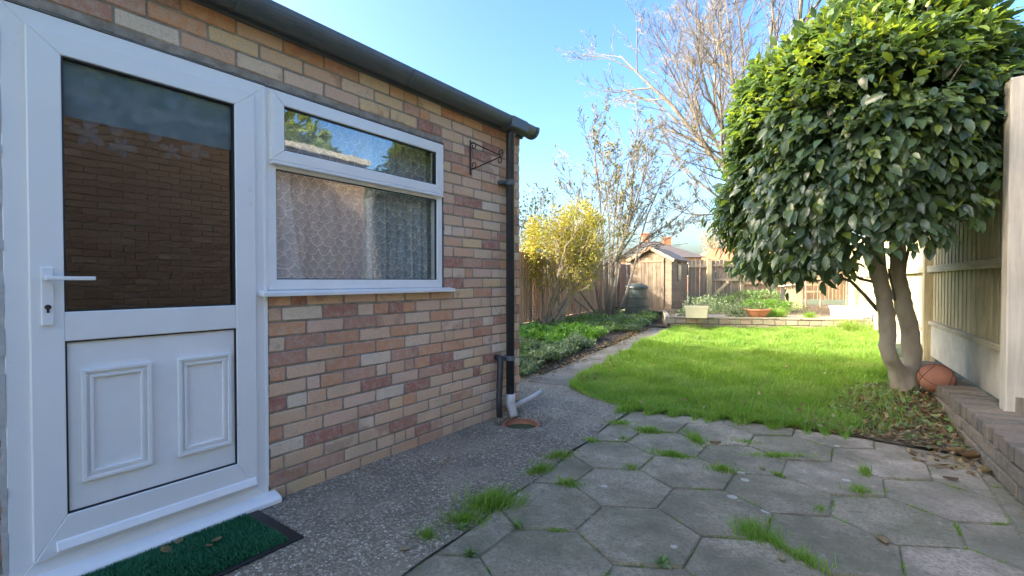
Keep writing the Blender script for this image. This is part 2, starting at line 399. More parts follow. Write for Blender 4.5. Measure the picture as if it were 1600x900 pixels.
def m_concrete_agg():
    t = NT('exposed_aggregate_concrete'); v = t.coord('Object')
    vo = t.N('ShaderNodeTexVoronoi', Scale=95.0, Randomness=1.0); t.L(v, vo.inputs['Vector'])
    vd = t.N('ShaderNodeTexVoronoi', Scale=95.0, Randomness=1.0, feature='DISTANCE_TO_EDGE'); t.L(v, vd.inputs['Vector'])
    cs = t.N('ShaderNodeSeparateColor'); t.L(vo.outputs['Color'], cs.inputs[0])
    peb = t.ramp(cs.outputs[0], [(0, (.20, .165, .11)), (.35, (.29, .245, .17)), (.6, (.38, .32, .22)), (.85, (.50, .43, .31)), (1, (.78, .71, .56))])
    edge = t.ramp(vd.outputs['Distance'], [(.0, (1, 1, 1)), (.12, (0, 0, 0))])
    c = t.mix(edge, peb, (.17, .14, .095))
    big = t.noise(v, 1.6, 5, .65)
    sm = t.ramp(t.noise(v, 3.1, 4, .6), [(.50, (0, 0, 0)), (.68, (.75, .75, .75))])
    c = t.mix(sm, c, t.ramp(t.noise(v, 60, 4, .7), [(.3, (.30, .25, .17)), (.7, (.44, .37, .26))]))
    c = t.mix(t.ramp(big, [(.3, (.6, .6, .6)), (.6, (0, 0, 0))]), c, (.085, .08, .07))
    t.col(c); t.rough(.85, .3)
    h = t.math('ADD', t.math('MULTIPLY', t.ramp(vd.outputs['Distance'], [(0, (0, 0, 0)), (.25, (1, 1, 1))]), .6), t.noise(v, 40, 5, .7))
    t.bump(h, .004, .8); return t.m
M['agg'] = m_concrete_agg()
def m_slab(name, c1, c2, moss=(.15, .165, .09)):
    t = NT(name); v = t.coord('Object', (1, 1, 1), True); g = t.coord('Generated')
    oi = t.N('ShaderNodeObjectInfo')
    tc = t.N('ShaderNodeNewGeometry'); wp = tc.outputs['Position']
    n1 = t.noise(v, 3.5, 6, .7); n2 = t.noise(v, 70, 6, .75); n3 = t.noise(v, 11, 5, .7)
    c = t.mix(oi.outputs['Random'], c1, c2)
    wn_ = t.N('ShaderNodeTexNoise', Scale=2.3, Detail=5.0, Roughness=.65); t.L(wp, wn_.inputs['Vector'])
    c = t.mix(t.ramp(wn_.outputs['Fac'], [(.36, (.75, .75, .75)), (.6, (0, 0, 0))]), c, (.15, .14, .09))
    c = t.mix(t.ramp(n1, [(.38, (.65, .65, .65)), (.62, (0, 0, 0))]), c, moss)
    c = t.mix(t.ramp(n2, [(.40, (.7, .7, .7)), (.56, (0, 0, 0))]), c, tuple(x * .45 for x in c1))
    c = t.mix(t.ramp(n2, [(.60, (0, 0, 0)), (.75, (.5, .5, .5))]), c, (.30, .29, .26))
    vo = t.N('ShaderNodeTexVoronoi', Scale=5.5, Randomness=1.0); t.L(v, vo.inputs['Vector'])
    ds = t.math('ADD', vo.outputs['Distance'], t.math('MULTIPLY', n3, .16))
    cs = t.N('ShaderNodeSeparateColor'); t.L(vo.outputs['Color'], cs.inputs[0])
    lich = t.math('MULTIPLY', t.math('LESS_THAN', ds, .20), t.math('GREATER_THAN', cs.outputs[1], .55))
    c = t.mix(t.math('MULTIPLY', lich, .6), c, (.62, .61, .54))
    w2 = t.N('ShaderNodeTexNoise', Scale=14.0, Detail=6.0, Roughness=.75, Distortion=.6); t.L(wp, w2.inputs['Vector'])
    c = t.mix(t.ramp(w2.outputs['Fac'], [(.55, (0, 0, 0)), (.68, (.55, .55, .55))]), c, (.12, .115, .08))
    c = t.mix(t.ramp(w2.outputs['Fac'], [(.30, (.5, .5, .5)), (.40, (0, 0, 0))]), c, (.55, .52, .44))
    t.col(c); t.rough(.88, .25); t.bump(t.math('ADD', n2, t.math('MULTIPLY', n1, .8)), .006, 1.0); return t.m
M['slab'] = m_slab('old_concrete_slab', (.42, .365, .25), (.60, .52, .37))
M['slab_warm'] = m_slab('warm_concrete_slab', (.52, .44, .33), (.57, .48, .37))
M['slab_path'] = m_slab('path_concrete', (.30, .275, .235), (.36, .33, .28))
M['joint'] = m_plain('joint_soil', (.10, .105, .055), (.30, .29, .18), 30, .95, .003)
M['soil'] = m_plain('soil', (.035, .027, .018), (.12, .09, .06), 14, .95, .006)
M['litter_soil'] = m_plain('leafy_soil', (.05, .04, .025), (.20, .15, .09), 22, .95, .006)
M['ground'] = m_plain('rough_ground', (.06, .08, .03), (.12, .13, .06), .8, .95, .01)
M['turf'] = m_plain('turf', (.03, .055, .012), (.07, .11, .025), 12, .95, .008)
def patchy(m, c2, sc=1.3, lo=.46, hi=.66):
    nt = m.node_tree; b = nt.nodes['Principled BSDF']; src = b.inputs['Base Color'].links[0].from_socket
    g_ = nt.nodes.new('ShaderNodeNewGeometry'); n_ = nt.nodes.new('ShaderNodeTexNoise'); n_.inputs['Scale'].default_value = sc; n_.inputs['Detail'].default_value = 4
    r_ = nt.nodes.new('ShaderNodeValToRGB'); r_.color_ramp.elements[0].position = lo; r_.color_ramp.elements[1].position = hi; r_.color_ramp.elements[1].color = (.75, .75, .75, 1)
    x_ = nt.nodes.new('ShaderNodeMix'); x_.data_type = 'RGBA'; x_.inputs[7].default_value = (*c2, 1)
    nt.links.new(g_.outputs['Position'], n_.inputs['Vector']); nt.links.new(n_.outputs['Fac'], r_.inputs[0]); nt.links.new(r_.outputs[0], x_.inputs[0]); nt.links.new(src, x_.inputs[6]); nt.links.new(x_.outputs[2], b.inputs['Base Color']); return m
M['grass'] = m_leaf('grass_blade', [(.18, .33, .05), (.24, .42, .07), (.31, .48, .09), (.20, .37, .055), (.46, .48, .20), (.26, .43, .08)], .6, .45, .25)
patchy(M['grass'], (.36, .38, .14), 1.3, .52, .72); patchy(M['grass'], (.12, .24, .05), 2.3, .5, .7)
M['weed'] = m_leaf('weed_leaf', [(.16, .26, .09), (.22, .33, .12), (.18, .28, .10), (.28, .36, .18)], .5, .25, .3)
M['bright_weed'] = m_leaf('bright_weed_leaf', [(.22, .40, .07), (.28, .48, .10), (.24, .42, .08)], .45, .35, .3)
M['grey_weed'] = m_leaf('grey_green_leaf', [(.22, .30, .16), (.28, .35, .21), (.35, .41, .28)], .7, .25, .2)
M['camellia'] = m_leaf('glossy_evergreen_leaf', [(.09, .145, .08), (.105, .17, .09), (.115, .18, .09), (.24, .31, .06), (.10, .16, .085), (.12, .185, .095), (.085, .12, .07)], .34, .38, .8)
M['yellow'] = m_leaf('yellow_autumn_leaf', [(.38, .34, .05), (.44, .34, .07), (.38, .28, .13), (.30, .36, .06), (.42, .31, .12), (.33, .25, .16), (.42, .37, .07), (.30, .32, .08)], .6, .35, .2)
M['olive'] = m_leaf('sparse_olive_leaf', [(.12, .14, .05), (.20, .18, .05), (.16, .16, .09)], .6, .3, .2)
M['darkev'] = m_leaf('blue_green_leaf', [(.05, .075, .06), (.07, .10, .08), (.09, .12, .10)], .5, .2, .3)
M['dead'] = m_leaf('dead_leaf', [(.30, .19, .10), (.22, .12, .06), (.42, .32, .18), (.36, .22, .10), (.5, .42, .26)], .7, .2, .2)
M['russet'] = m_leaf('far_russet_leaf', [(.35, .24, .12), (.42, .32, .16), (.30, .2, .12)], .7, .3, .2)
M['green_far'] = m_leaf('tall_hedge_leaf', [(.22, .30, .07), (.30, .36, .09), (.16, .23, .06)], .6, .3, .2)
M['bark_pale'] = m_plain('pale_bark', (.085, .075, .06), (.165, .15, .125), 9, .85, .004, stretch=(1, 1, .35))
M['bark_smooth'] = m_plain('smooth_evergreen_bark', (.26, .215, .15), (.48, .41, .30), 6, .75, .004, stretch=(1, 1, .4))
M['bark_grey'] = m_plain('grey_bark', (.11, .098, .082), (.22, .20, .17), 9, .85, .003, stretch=(1, 1, .35))
M['bark_light'] = m_plain('pale_twig_bark', (.24, .20, .15), (.40, .34, .26), 5, .85, 0)
M['fence_new'] = m_wood('pale_fence_wood', [(.46, .41, .25), (.54, .48, .31), (.50, .44, .27)], (.22, .18, .11))
M['fence_newh'] = m_wood('pale_rail_wood', [(.46, .41, .29), (.53, .47, .33)], (.26, .21, .14), vert=False)
M['fence_brown'] = m_wood('brown_fence_wood', [(.42, .27, .18), (.50, .34, .24), (.45, .30, .21), (.54, .40, .29)], (.22, .14, .09))
M['fence_grey'] = m_wood('grey_fence_wood', [(.24, .20, .15), (.30, .255, .19), (.27, .23, .175)], (.10, .10, .085))
M['fence_rear'] = m_wood('tan_fence_wood', [(.34, .25, .17), (.42, .32, .23)], (.18, .12, .08))
M['shed'] = m_wood('weathered_shed_wood', [(.22, .175, .125), (.28, .23, .165), (.25, .195, .135)], (.10, .075, .055), vert=False)
M['shedv'] = m_wood('weathered_door_wood', [(.22, .175, .125), (.28, .23, .165), (.20, .165, .125)], (.10, .075, .055))
M['gravelb'] = m_plain('concrete_gravel_board', (.40, .375, .30), (.56, .52, .43), 7, .9, .002)
M['cream'] = m_plain('cream_plastic', (.62, .57, .40), (.70, .65, .47), 5, .5, .0006)
M['terra'] = m_plain('terracotta', (.42, .17, .09), (.55, .25, .14), 8, .8, .001)
M['bin'] = m_plain('dark_green_plastic', (.035, .05, .048), (.05, .07, .066), 6, .42, .0008)
M['greypl'] = m_plain('grey_white_plastic', (.42, .41, .38), (.6, .58, .54), 20, .5, .001)
M['tile_red'] = m_plain('red_roof_tile', (.36, .13, .06), (.46, .20, .10), 20, .8, .01)
M['tile_dark'] = m_plain('dark_roof_tile', (.05, .045, .045), (.09, .08, .08), 20, .8, .01)
M['render'] = m_plain('cream_render', (.5, .45, .36), (.56, .5, .4), 3, .9, .001)

# ------------------------------------------------------------ shared brick meshes
_bc = {}
def brick_mesh(L, W, Hh, mat, variants=4, ch=.0035, jit=.0016):
    """brick centred at origin, x = depth W, y = length L, z = height"""
    k = (round(L, 3), round(W, 3), round(Hh, 3), mat, rnd.randrange(variants))
    if k in _bc: return _bc[k]
    me = bpy.data.meshes.new('brick'); bm = bmesh.new(); bmesh.ops.create_cube(bm, size=1)
    rr = random.Random(hash(k) & 0xffff)
    for v in bm.verts:
        v.co = Vector((v.co.x * W, v.co.y * L, v.co.z * Hh)) + Vector((rr.uniform(-1, 1) * jit, rr.uniform(-1, 1) * jit, rr.uniform(-1, 1) * jit))
    bmesh.ops.bevel(bm, geom=bm.edges[:], offset=ch, segments=1, affect='EDGES')
    for v in bm.verts: v.co += Vector((rr.uniform(-1, 1), rr.uniform(-1, 1), rr.uniform(-1, 1))) * jit * .5
    bm.to_mesh(me); bm.free(); me.materials.append(M[mat]); _bc[k] = me; return me
def place(name, me, parent, loc, rot=(0, 0, 0)):
    o = bpy.data.objects.new(name, me); COL.objects.link(o); o.parent = parent
    o.location = Vector(loc) - org(parent); o.rotation_euler = rot; return o

# ============================================================ THE SETTING
g = MB().box(-400, 400, -400, 900, -1.2, -.07).build('ground', M['ground']); tag(g, kind='structure')

# concrete apron beside the extension
def apron_edge(y): return -1.365 - .075 * (y - 1.4) + .012 * math.sin(y * 9)
def apron():
    V = []; F = []; ny = 130; nx = 34
    for j in range(ny + 1):
        y = -1.2 + j * (4.75 + 1.2) / ny
        if y < 3.38: xl = -2.36
        else: xl = -2.36 - min(1.0, (y - 3.38) * 5) * .72
        xr = apron_edge(y) if y < 3.84 else -1.55 - (y - 3.84) * 1.75
        xr = max(xr, xl + .06)
        for i in range(nx + 1):
            x = xl + (xr - xl) * i / nx
            dz = mnoise.noise(Vector((x * 3, y * 3, 0))) * .006 + mnoise.noise(Vector((x * 14, y * 14, 3))) * .0025
            dd = math.hypot((x + 2.12) / .16, (y - 3.05) / .15)
            if dd < 1.4: dz -= .10 * max(0, min(1, (1.4 - dd) / .5))
            V.append((x, y, dz + .004))
    for j in range(ny):
        for i in range(nx):
            a = j * (nx + 1) + i; F.append((a, a + 1, a + nx + 2, a + nx + 1))
    n = len(V)
    m = MB().add(V, F)
    return m.build('concrete_apron', M['agg'], sm=True)
ap = apron(); tag(ap, kind='structure')
# loose little stones worn out of the concrete
k = 5200
pb = np.stack([nrg.uniform(-2.34, -1.32, k), nrg.uniform(.3, 4.2, k), np.full(k, .004)], 1)
pb = pb[pb[:, 0] < -1.38 - .075 * (pb[:, 1] - 1.4)]
pb = pb[np.hypot((pb[:, 0] + 2.12) / .24, (pb[:, 1] - 3.05) / .22) > 1]
n_ = len(pb); a_ = nrg.uniform(0, 6.28, n_); s_ = nrg.uniform(.0018, .0055, n_)
OCT = ([(1, 0, 0), (0, 1, 0), (-1, 0, 0), (0, -1, 0), (.2, .1, .7)], [(0, 1, 4), (1, 2, 4), (2, 3, 4), (3, 0, 4)])
V_, T_ = inst(OCT[0], OCT[1], pb, np.stack([np.cos(a_), np.sin(a_), 0 * a_], 1), np.stack([-np.sin(a_), np.cos(a_), 0 * a_], 1), np.tile([0, 0, 1.0], (n_, 1)), np.stack([s_, s_ * .7, s_ * .9], 1))
tpb = NT('pebble'); rr_ = tpb.N('ShaderNodeNewGeometry').outputs['Random Per Island']
tpb.col(tpb.ramp(rr_, [(0, (.12, .10, .08)), (.5, (.32, .27, .2)), (.8, (.55, .48, .36)), (1, (.82, .77, .65))])); tpb.rough(.7)
tag(tri_mesh('aggregate_stones', V_, T_, tpb.m), 'small pale stones showing in the concrete beside the house', 'stones', kind='stuff')

# patio of hexagonal slabs
patio = empty('patio', (-.4, 2.5, 0)); tag(patio, kind='structure')
MB().prism([(-1.42, -1), (.74, -1), (.70, 4.1), (-.05, 4.2), (-1.56, 3.95), (-1.50, 2.6)], -.06, -.009).build('joint_bed', M['joint'], patio)
PAT = [(-1.345, -.6), (.585, -.6), (.585, 4.02), (.1, 4.08), (-.35, 4.06), (-1.0, 3.97), (-1.53, 3.80)]
hs = .463; rowh = .405
def slab(poly, z=0, mat='slab', name='paving_slab', parent=None, th=.045):
    poly = inset(poly, .0038)
    if len(poly) < 3 or area(poly) < .006: return
    cx = sum(p[0] for p in poly) / len(poly); cy = sum(p[1] for p in poly) / len(poly)
    zz = z + rnd.uniform(-.004, .004); tx = rnd.uniform(-.006, .006); ty = rnd.uniform(-.006, .006)
    m = MB().prism([(p[0] - cx, p[1] - cy) for p in poly], -th, 0)
    me = bpy.data.meshes.new(name); me.from_pydata(m.v, [], m.f)
    bm = bmesh.new(); bm.from_mesh(me); bmesh.ops.recalc_face_normals(bm, faces=bm.faces)
    te = [e for e in bm.edges if all(v.co.z > -.001 for v in e.verts)]
    bmesh.ops.bevel(bm, geom=te, offset=.0045, segments=2, affect='EDGES'); bm.to_mesh(me); bm.free()
    me.materials.append(M[mat])
    o = bpy.data.objects.new(name, me); COL.objects.link(o); o.parent = parent
    o.location = Vector((cx, cy, zz)) - org(parent); o.rotation_euler = (tx, ty, 0); return o
for r_ in range(-6, 8):
    for c_ in range(-5, 6):
        cx = -.756 + hs * c_ + (hs / 2 if r_ % 2 else 0) - .012 * r_; cy = 1.98 + rowh * r_
        hx = [(cx + .2685 * math.cos(R(90 + 60 * i)), cy + .2685 * math.sin(R(90 + 60 * i))) for i in range(6)]
        for i in range(len(PAT)):
            if not hx: break
            hx = clip(hx, PAT[i], PAT[(i + 1) % len(PAT)])
        # the left edge follows the apron
        hx = clip(hx, (-1.365 - .075 * 3, 4.4), (-1.365 + .075 * 2, -.6)) if hx else []
        if len(hx) >= 3 and area(hx) > .008:
            slab(hx, 0, 'slab_warm' if (cx > -.25 and cy > 2.9) or cx > .25 else 'slab', parent=patio)
# edging strips beside the low wall
def wall_face(y): return .665 - .075 * (y - 3.4)
yy = -.4
while yy < 4.0:
    L_ = rnd.uniform(.5, .62); y1 = min(yy + L_, 4.03)
    slab([(.585, yy), (wall_face(yy) - .004, yy), (wall_face(y1) - .004, y1), (.585, y1)], -.004, 'slab_warm', parent=patio); yy = y1

# garden path
path = empty('garden_path', (-3.1, 7.2, 0)); tag(path, kind='structure')
A = Vector((-2.62, 4.28)); B = Vector((-3.62, 10.9)); d = (B - A).normalized(); nn_ = Vector((d.y, -d.x))
MB().prism([tuple(A - d * .3 - nn_ * .3), tuple(A - d * .3 + nn_ * .3), tuple(B + nn_ * .27), tuple(B - nn_ * .27)], -.06, -.02).build('path_bed', M['joint'], path)
s0 = 0; tot = (B - A).length
while s0 < tot - .1:
    s1 = min(tot, s0 + rnd.uniform(.8, 1.05)); wd0 = .25 - .05 * s0 / tot; wd1 = .25 - .05 * s1 / tot
    p0 = A + d * s0; p1 = A + d * s1
    slab([tuple(p0 - nn_ * wd0), tuple(p0 + nn_ * wd0), tuple(p1 + nn_ * wd1), tuple(p1 - nn_ * wd1)], .004, 'slab_path', parent=path); s0 = s1

# lawn, beds, terrace ground
LAWN = [(-2.36, 4.62), (-2.25, 4.30), (-1.95, 4.08), (-1.55, 3.90), (-1.0, 4.06), (-.4, 4.15), (-.05, 4.32), (.0, 4.9), (-.1, 5.5), (.1, 6.0), (.48, 6.3), (.42, 10), (.36, 12.5), (-3.35, 10.95), (-3.15, 9.6)]
def sheet(name, poly, z, mat, amp=.02, sc=1.2, step=.14, hfun=None):
    xs = [p[0] for p in poly]; ys = [p[1] for p in poly]
    bm = bmesh.new(); vs = [bm.verts.new((p[0], p[1], z)) for p in poly]; bm.faces.new(vs)
    x = min(xs) + step
    while x < max(xs): bmesh.ops.bisect_plane(bm, geom=bm.verts[:] + bm.edges[:] + bm.faces[:], plane_co=(x, 0, 0), plane_no=(1, 0, 0)); x += step
    y = min(ys) + step
    while y < max(ys): bmesh.ops.bisect_plane(bm, geom=bm.verts[:] + bm.edges[:] + bm.faces[:], plane_co=(0, y, 0), plane_no=(0, 1, 0)); y += step
    for v in bm.verts:
        v.co.z += mnoise.noise(Vector((v.co.x * sc, v.co.y * sc, 1.7))) * amp
        if hfun: v.co.z += hfun(v.co.x, v.co.y)
    bmesh.ops.recalc_face_normals(bm, faces=bm.faces)
    me = bpy.data.meshes.new(name); bm.to_mesh(me); bm.free()
    me.polygons.foreach_set('use_smooth', [True] * len(me.polygons))
    o = link(name, me, mat); tag(o, kind='structure')
    if sum(f.normal.z for f in me.polygons) < 0: me.flip_normals()
    return o
def mound(x, y):
    return .11 * math.exp(-(((x - .42) / .38) ** 2 + ((y - 5.3) / .55) ** 2)) + .04 * math.exp(-(((x - .3) / .5) ** 2 + ((y - 4.8) / .6) ** 2))
sheet('lawn', LAWN, .012, M['turf'], .02)
SOILP = [(-.62, 4.10), (-.35, 4.06), (.1, 4.08), (.59, 4.03), (.585, 4.5), (.52, 6.6), (.40, 6.5), (.1, 6.1), (-.2, 5.5), (-.15, 4.6)]
sheet('soil_bed', SOILP, .004, M['litter_soil'], .016, 5, .08, mound)
LBED = [(-3.05, 4.2), (-2.89, 4.45), (-3.42, 7.7), (-3.82, 10.9), (-3.55, 11.1), (-4.3, 13.6), (-5.6, 16), (-7.2, 16), (-5.9, 8.7), (-5.3, 4.0)]
sheet('flower_bed', LBED, -.01, M['soil'], .06, 1.5, .2)
BL = Vector((-3.41, 10.86)); BR = Vector((.30, 12.52)); BD = (BR - BL).normalized(); BN = Vector((-BD.y, BD.x))
TERR = [tuple(BL + BN * .1), tuple(BR + BN * .1), (-.0, 21.2), (-5.4, 17.9), (-7.2, 18), (-6.8, 15.5), (-4.3, 13.6)]
TERR = [tuple(BL + BN * .1), tuple(BR + BN * .1 + BD * .1), (-.05, 21.4), (-7.6, 18.6), (-7.0, 15.6), (-4.35, 13.4)]
sheet('terrace_ground', TERR, .20, M['litter_soil'], .04, 1.3, .3)

# ============================================================ THE EXTENSION
WX = -2.34; YE = 3.345
ext = empty('brick_extension', (WX, YE, 0), 'flat roofed buff brick house extension with a white door and lace curtained window', 'house extension')
wall = MB()
OPN = [(.293, 1.181, .0, 2.045), (1.181, 2.403, 1.028, 2.045)]   # door, window openings
XB = WX - .006
ys_ = [-.7, .293, 1.181, 2.403, YE - .006]; zs_ = [-.3, .03, 1.028, 2.045, 2.33]
wall.box(XB - .22, XB, -.61, .293, -.3, 2.33); wall.box(XB - .22, XB, .293, 1.181, -.3, .03); wall.box(XB - .22, XB, .293, 2.403, 2.045, 2.33)
wall.box(XB - .22, XB, 1.181, 2.403, -.3, 1.028); wall.box(XB - .22, XB, 2.403, YE - .006, -.3, 2.33)
wall.box(-5.6, XB - .22, YE - .226, YE - .006, -.3, 2.33)
wall.box(-5.6, -5.4, -.7, YE - .226, -.3, 2.33)
wl_o = wall.build('wall', M['mortar'], ext)
cand = []
def course_bricks(k, y0, y1, offs, zc, x, mat, face='x'):
    out = []
    y = y0 - offs
    while y < y1:
        a = max(y, y0); b = min(y + .215, y1)
        if b - a > .03: out.append((a, b))
        y += .225
    return out
brs = []
for k_ in range(31):
    z0 = -.005 + .075 * k_ + .0; z1 = z0 + .065
    if z1 > 2.335: break
    offs = (.1125 if k_ % 2 else 0) + rnd.uniform(-.012, .012) + .05
    for a, b in course_bricks(k_, -.7, YE, offs, 0, 0, 'brick'):
        segs = [(a, b)]
        for (oy0, oy1, oz0, oz1) in OPN:
            if z1 > oz0 + .012 and z0 < oz1 - .012:
                ns = []
                for (p, q) in segs:
                    if q <= oy0 or p >= oy1: ns.append((p, q)); continue
                    if p < oy0: ns.append((p, oy0 - .003))
                    if q > oy1: ns.append((oy1 + .003, q))
                segs = ns
        for (p, q) in segs:
            if q - p < .025: continue
            zz1 = z1; zz0 = z0
            for (oy0, oy1, oz0, oz1) in OPN:
                if q > oy0 and p < oy1:
                    if z0 < oz1 and z1 > oz1: zz0 = max(zz0, oz1 + .004)
                    if z0 < oz0 and z1 > oz0: zz1 = min(zz1, oz0 - .006)
            if zz1 - zz0 < .02: continue
            # some bricks are patched from two cut pieces, as in the photograph
            if q - p > .2 and rnd.random() < .13:
                c = p + (q - p) * rnd.choice([.35, .5, .62]); brs += [(p, c - .004, zz0, zz1), (c + .004, q, zz0, zz1)]
            else: brs.append((p, q, zz0, zz1))
cx_ = Vector((0, 0, CAM_H))
def vis(b):
    c = Vector((WX, (b[0] + b[1]) / 2, (b[2] + b[3]) / 2)); return -((b[1] - b[0]) * (b[3] - b[2]) / (c - cx_).length_squared) if b[1] > .29 else 1
brs.sort(key=vis)
for b in brs[:300]:
    L_ = round((b[1] - b[0]) / .005) * .005; Hh = round((b[3] - b[2]) / .005) * .005
    me = brick_mesh(L_, .05, Hh, 'brick', 5, .004, .0024)
    place('brick', me, wl_o, (WX - .025 + rnd.uniform(-.002, .0015), (b[0] + b[1]) / 2, (b[2] + b[3]) / 2), (rnd.uniform(-.004, .004), 0, rnd.uniform(-.006, .006)))
mb = MB()
for b in brs[300:]: mb.box(WX - .05, WX, b[0], b[1], b[2], b[3])
for k_ in range(31):
    for j_ in range(15):
        x = -5.6 + .225 * j_ + (.11 if k_ % 2 else 0)
        if x + .215 < WX - .052: mb.box(x, x + .215, YE - .04, YE, -.005 + .075 * k_, .06 + .075 * k_)
tag(bev(mb.build('remaining_bricks', M['brick_wall2'] if False else M['brick'], wl_o), .004), kind='stuff')
# inside of the room
MB().box(-5.38, XB - .22, -.7, YE - .24, .0, .03).build('room_floor', M['interior'], ext)
MB().box(-5.39, -5.37, -.7, YE - .24, .03, 2.3).build('room_wall', M['interior'], ext)
MB().box(-5.6, XB - .22, -.75, -.65, .0, 2.33).build('room_end_wall', M['interior'], ext)
# ragged mortar fillets round door and window
mf = MB()
for (a, b, z) in ((.28, 1.18, 2.047), (1.18, 2.41, 2.047)):
    y = a
    while y < b:
        l = rnd.uniform(.03, .08); mf.box(WX - .02, WX + rnd.uniform(.001, .007), y, min(y + l, b), z, z + rnd.uniform(.006, .013)); y += l
z = 1.03
while z < 2.05:
    l = rnd.uniform(.03, .07); mf.box(WX - .02, WX + rnd.uniform(.0, .005), 2.404, 2.404 + rnd.uniform(.006, .016), z, min(z + l, 2.055)); z += l
z = .05
while z < 1.02:
    l = rnd.uniform(.03, .07); mf.box(WX - .02, WX + rnd.uniform(-.002, .003), 1.182, 1.182 + rnd.uniform(.005, .011), z, z + l); z += l
tag(mf.build('mortar_fillet', M['mortar_dark'], ext), kind='stuff')
ms = MB(); z = .0
while z < 2.05:
    l = rnd.uniform(.02, .06); ms.box(WX - .03, WX + rnd.uniform(.0, .008), .278 + rnd.uniform(-.004, .004), .2925, z, z + l); z += l
ms.build('white_sealant', M['greypl'], ext)

# door frame and door
bev(MB().frame(.293, 1.181, .03, 2.045, .062, WX - .06, WX + .004, wb=.075).build('door_frame', M['upvc2'], ext), .0025)
door = empty('door', (WX, .354, .1)); door.parent = ext; door.location -= ext.location
tag(door, 'white plastic back door with a dark glass upper pane')
X1 = WX + .020
o = MB(); y0, y1, z0, z1 = .352, 1.121, .105, 1.985
bev(o.frame(y0, y1, z0, z1, .09, WX - .04, X1, wt=.075, wb=.14).build('door_sash', M['upvc2'], door), .003)
bev(MB().box(WX - .04, X1 - .0008, y0 + .0905, y1 - .0905, .878, .985).build('mid_rail', M['upvc'], door), .003)
# recompute opening from measured glass edges
MB().frame(y0 + .09, y1 - .09, .985, z1 - .075, .006, WX - .02, X1 - .006).build('gasket', M['gasket'], door)
MB().frame(y0 + .09, y1 - .09, z0 + .14, .878, .006, WX - .02, X1 - .006).build('gasket', M['gasket'], door)
MB().box(WX - .012, WX - .006, y0 + .096, y1 - .096, .991, z1 - .081).build('glass_pane', M['glass_dark'], door)
pn = MB().box(WX - .02, WX + .006, y0 + .0965, y1 - .0965, z0 + .1465, .8715).build('door_panel', M['upvc'], door)
for (a, b) in ((.485, .702), (.795, 1.006)):
    mo = MB().frame(a, b, .348, .768, .014, WX + .006, WX + .022)
    mo.frame(a + .0135, b - .0135, .3615, .7545, .010, WX + .006, WX + .013)
    mo.frame(a + .0235, b - .0235, .3715, .7445, .012, WX + .006, WX + .018)
    bev(mo.build('raised_moulding', M['upvc'], door), .002, 2)
wb_ = MB().add([(X1, .41, .124), (X1, .41, .160), (X1 + .008, .41, .156), (X1 + .020, .41, .131), (X1 + .020, .41, .124),
                (X1, 1.112, .124), (X1, 1.112, .160), (X1 + .008, 1.112, .156), (X1 + .020, 1.112, .131), (X1 + .020, 1.112, .124)],
               [(0, 1, 2, 3, 4), (9, 8, 7, 6, 5), (0, 5, 6, 1), (1, 6, 7, 2), (2, 7, 8, 3), (3, 8, 9, 4), (4, 9, 5, 0)])
bev(wb_.build('weather_bar', M['upvc'], door), .002)
hp = MB().box(X1 - .001, X1 + .011, .380, .412, .940, 1.147)
h_ = bev(hp.build('handle_plate', M['upvc'], door), .003, 2)
hl = MB().tube([(X1 + .008, .396, 1.108), (X1 + .045, .396, 1.108)], .010, 10)
hl.box(X1 + .036, X1 + .050, .386, .520, 1.100, 1.114)
tag(bev(hl.build('handle', M['upvc'], door), .004, 2))
MB().tube([(X1 + .009, .396, 1.005), (X1 + .0145, .396, 1.005)], .009, 12).box(X1 + .010, X1 + .0142, .3925, .3995, .985, 1.003).build('keyhole', M['iron'], door)
# etched leaves in the glass
lf = MB()
def etched(cy, cz, s, rot):
    pts = []
    for i in range(40):
        a = i / 40 * 2 * math.pi; l5 = abs(math.cos(2.5 * (a - math.pi / 2))) ** .9
        rr2 = s * 1.15 * (.22 + .78 * l5 * (1 if math.sin(a) > -.35 else .5)); pts.append((cy + rr2 * math.cos(a + rot), cz + rr2 * math.sin(a + rot)))
    n = len(lf.v); lf.v.append((WX - .0125, cy, cz)); lf.v += [(WX - .0125, p, q) for p, q in pts]
    lf.f += [(n, n + 1 + i, n + 1 + (i + 1) % 40) for i in range(40)]
for i, (cy, cz, s, ro) in enumerate([(.49, 1.80, .075, .5), (.57, 1.745, .08, 2.4), (.66, 1.79, .085, -.4), (.745, 1.755, .08, 2.9), (.83, 1.80, .08, .7), (.92, 1.765, .07, 2.2), (.985, 1.80, .06, .2), (.52, 1.655, .05, 2.7), (.62, 1.63, .045, 3.3), (.79, 1.65, .04, 2.6), (.88, 1.675, .05, 3.0)]):
    lf = MB(); etched(cy, cz, s, ro)
    lf.v = [(v[0] + .0095 + .0002 * i, min(max(v[1], .4485), 1.0245), v[2]) for v in lf.v]; lf.build('etched_leaf', M['etch'], door)
tfr = NT('frosted_band'); df_ = tfr.N('ShaderNodeBsdfDiffuse'); df_.inputs[0].default_value = (.20, .27, .28, 1); tr_ = tfr.N('ShaderNodeBsdfTransparent'); mx_ = tfr.N('ShaderNodeMixShader'); mx_.inputs[0].default_value = .35
tfr.L(tr_.outputs[0], mx_.inputs[1]); tfr.L(df_.outputs[0], mx_.inputs[2]); tfr.L(mx_.outputs[0], tfr.out.inputs[0])
MB().box(WX - .0042, WX - .0040, .449, 1.024, 1.70, 1.903).build('frosted_band', tfr.m, door)
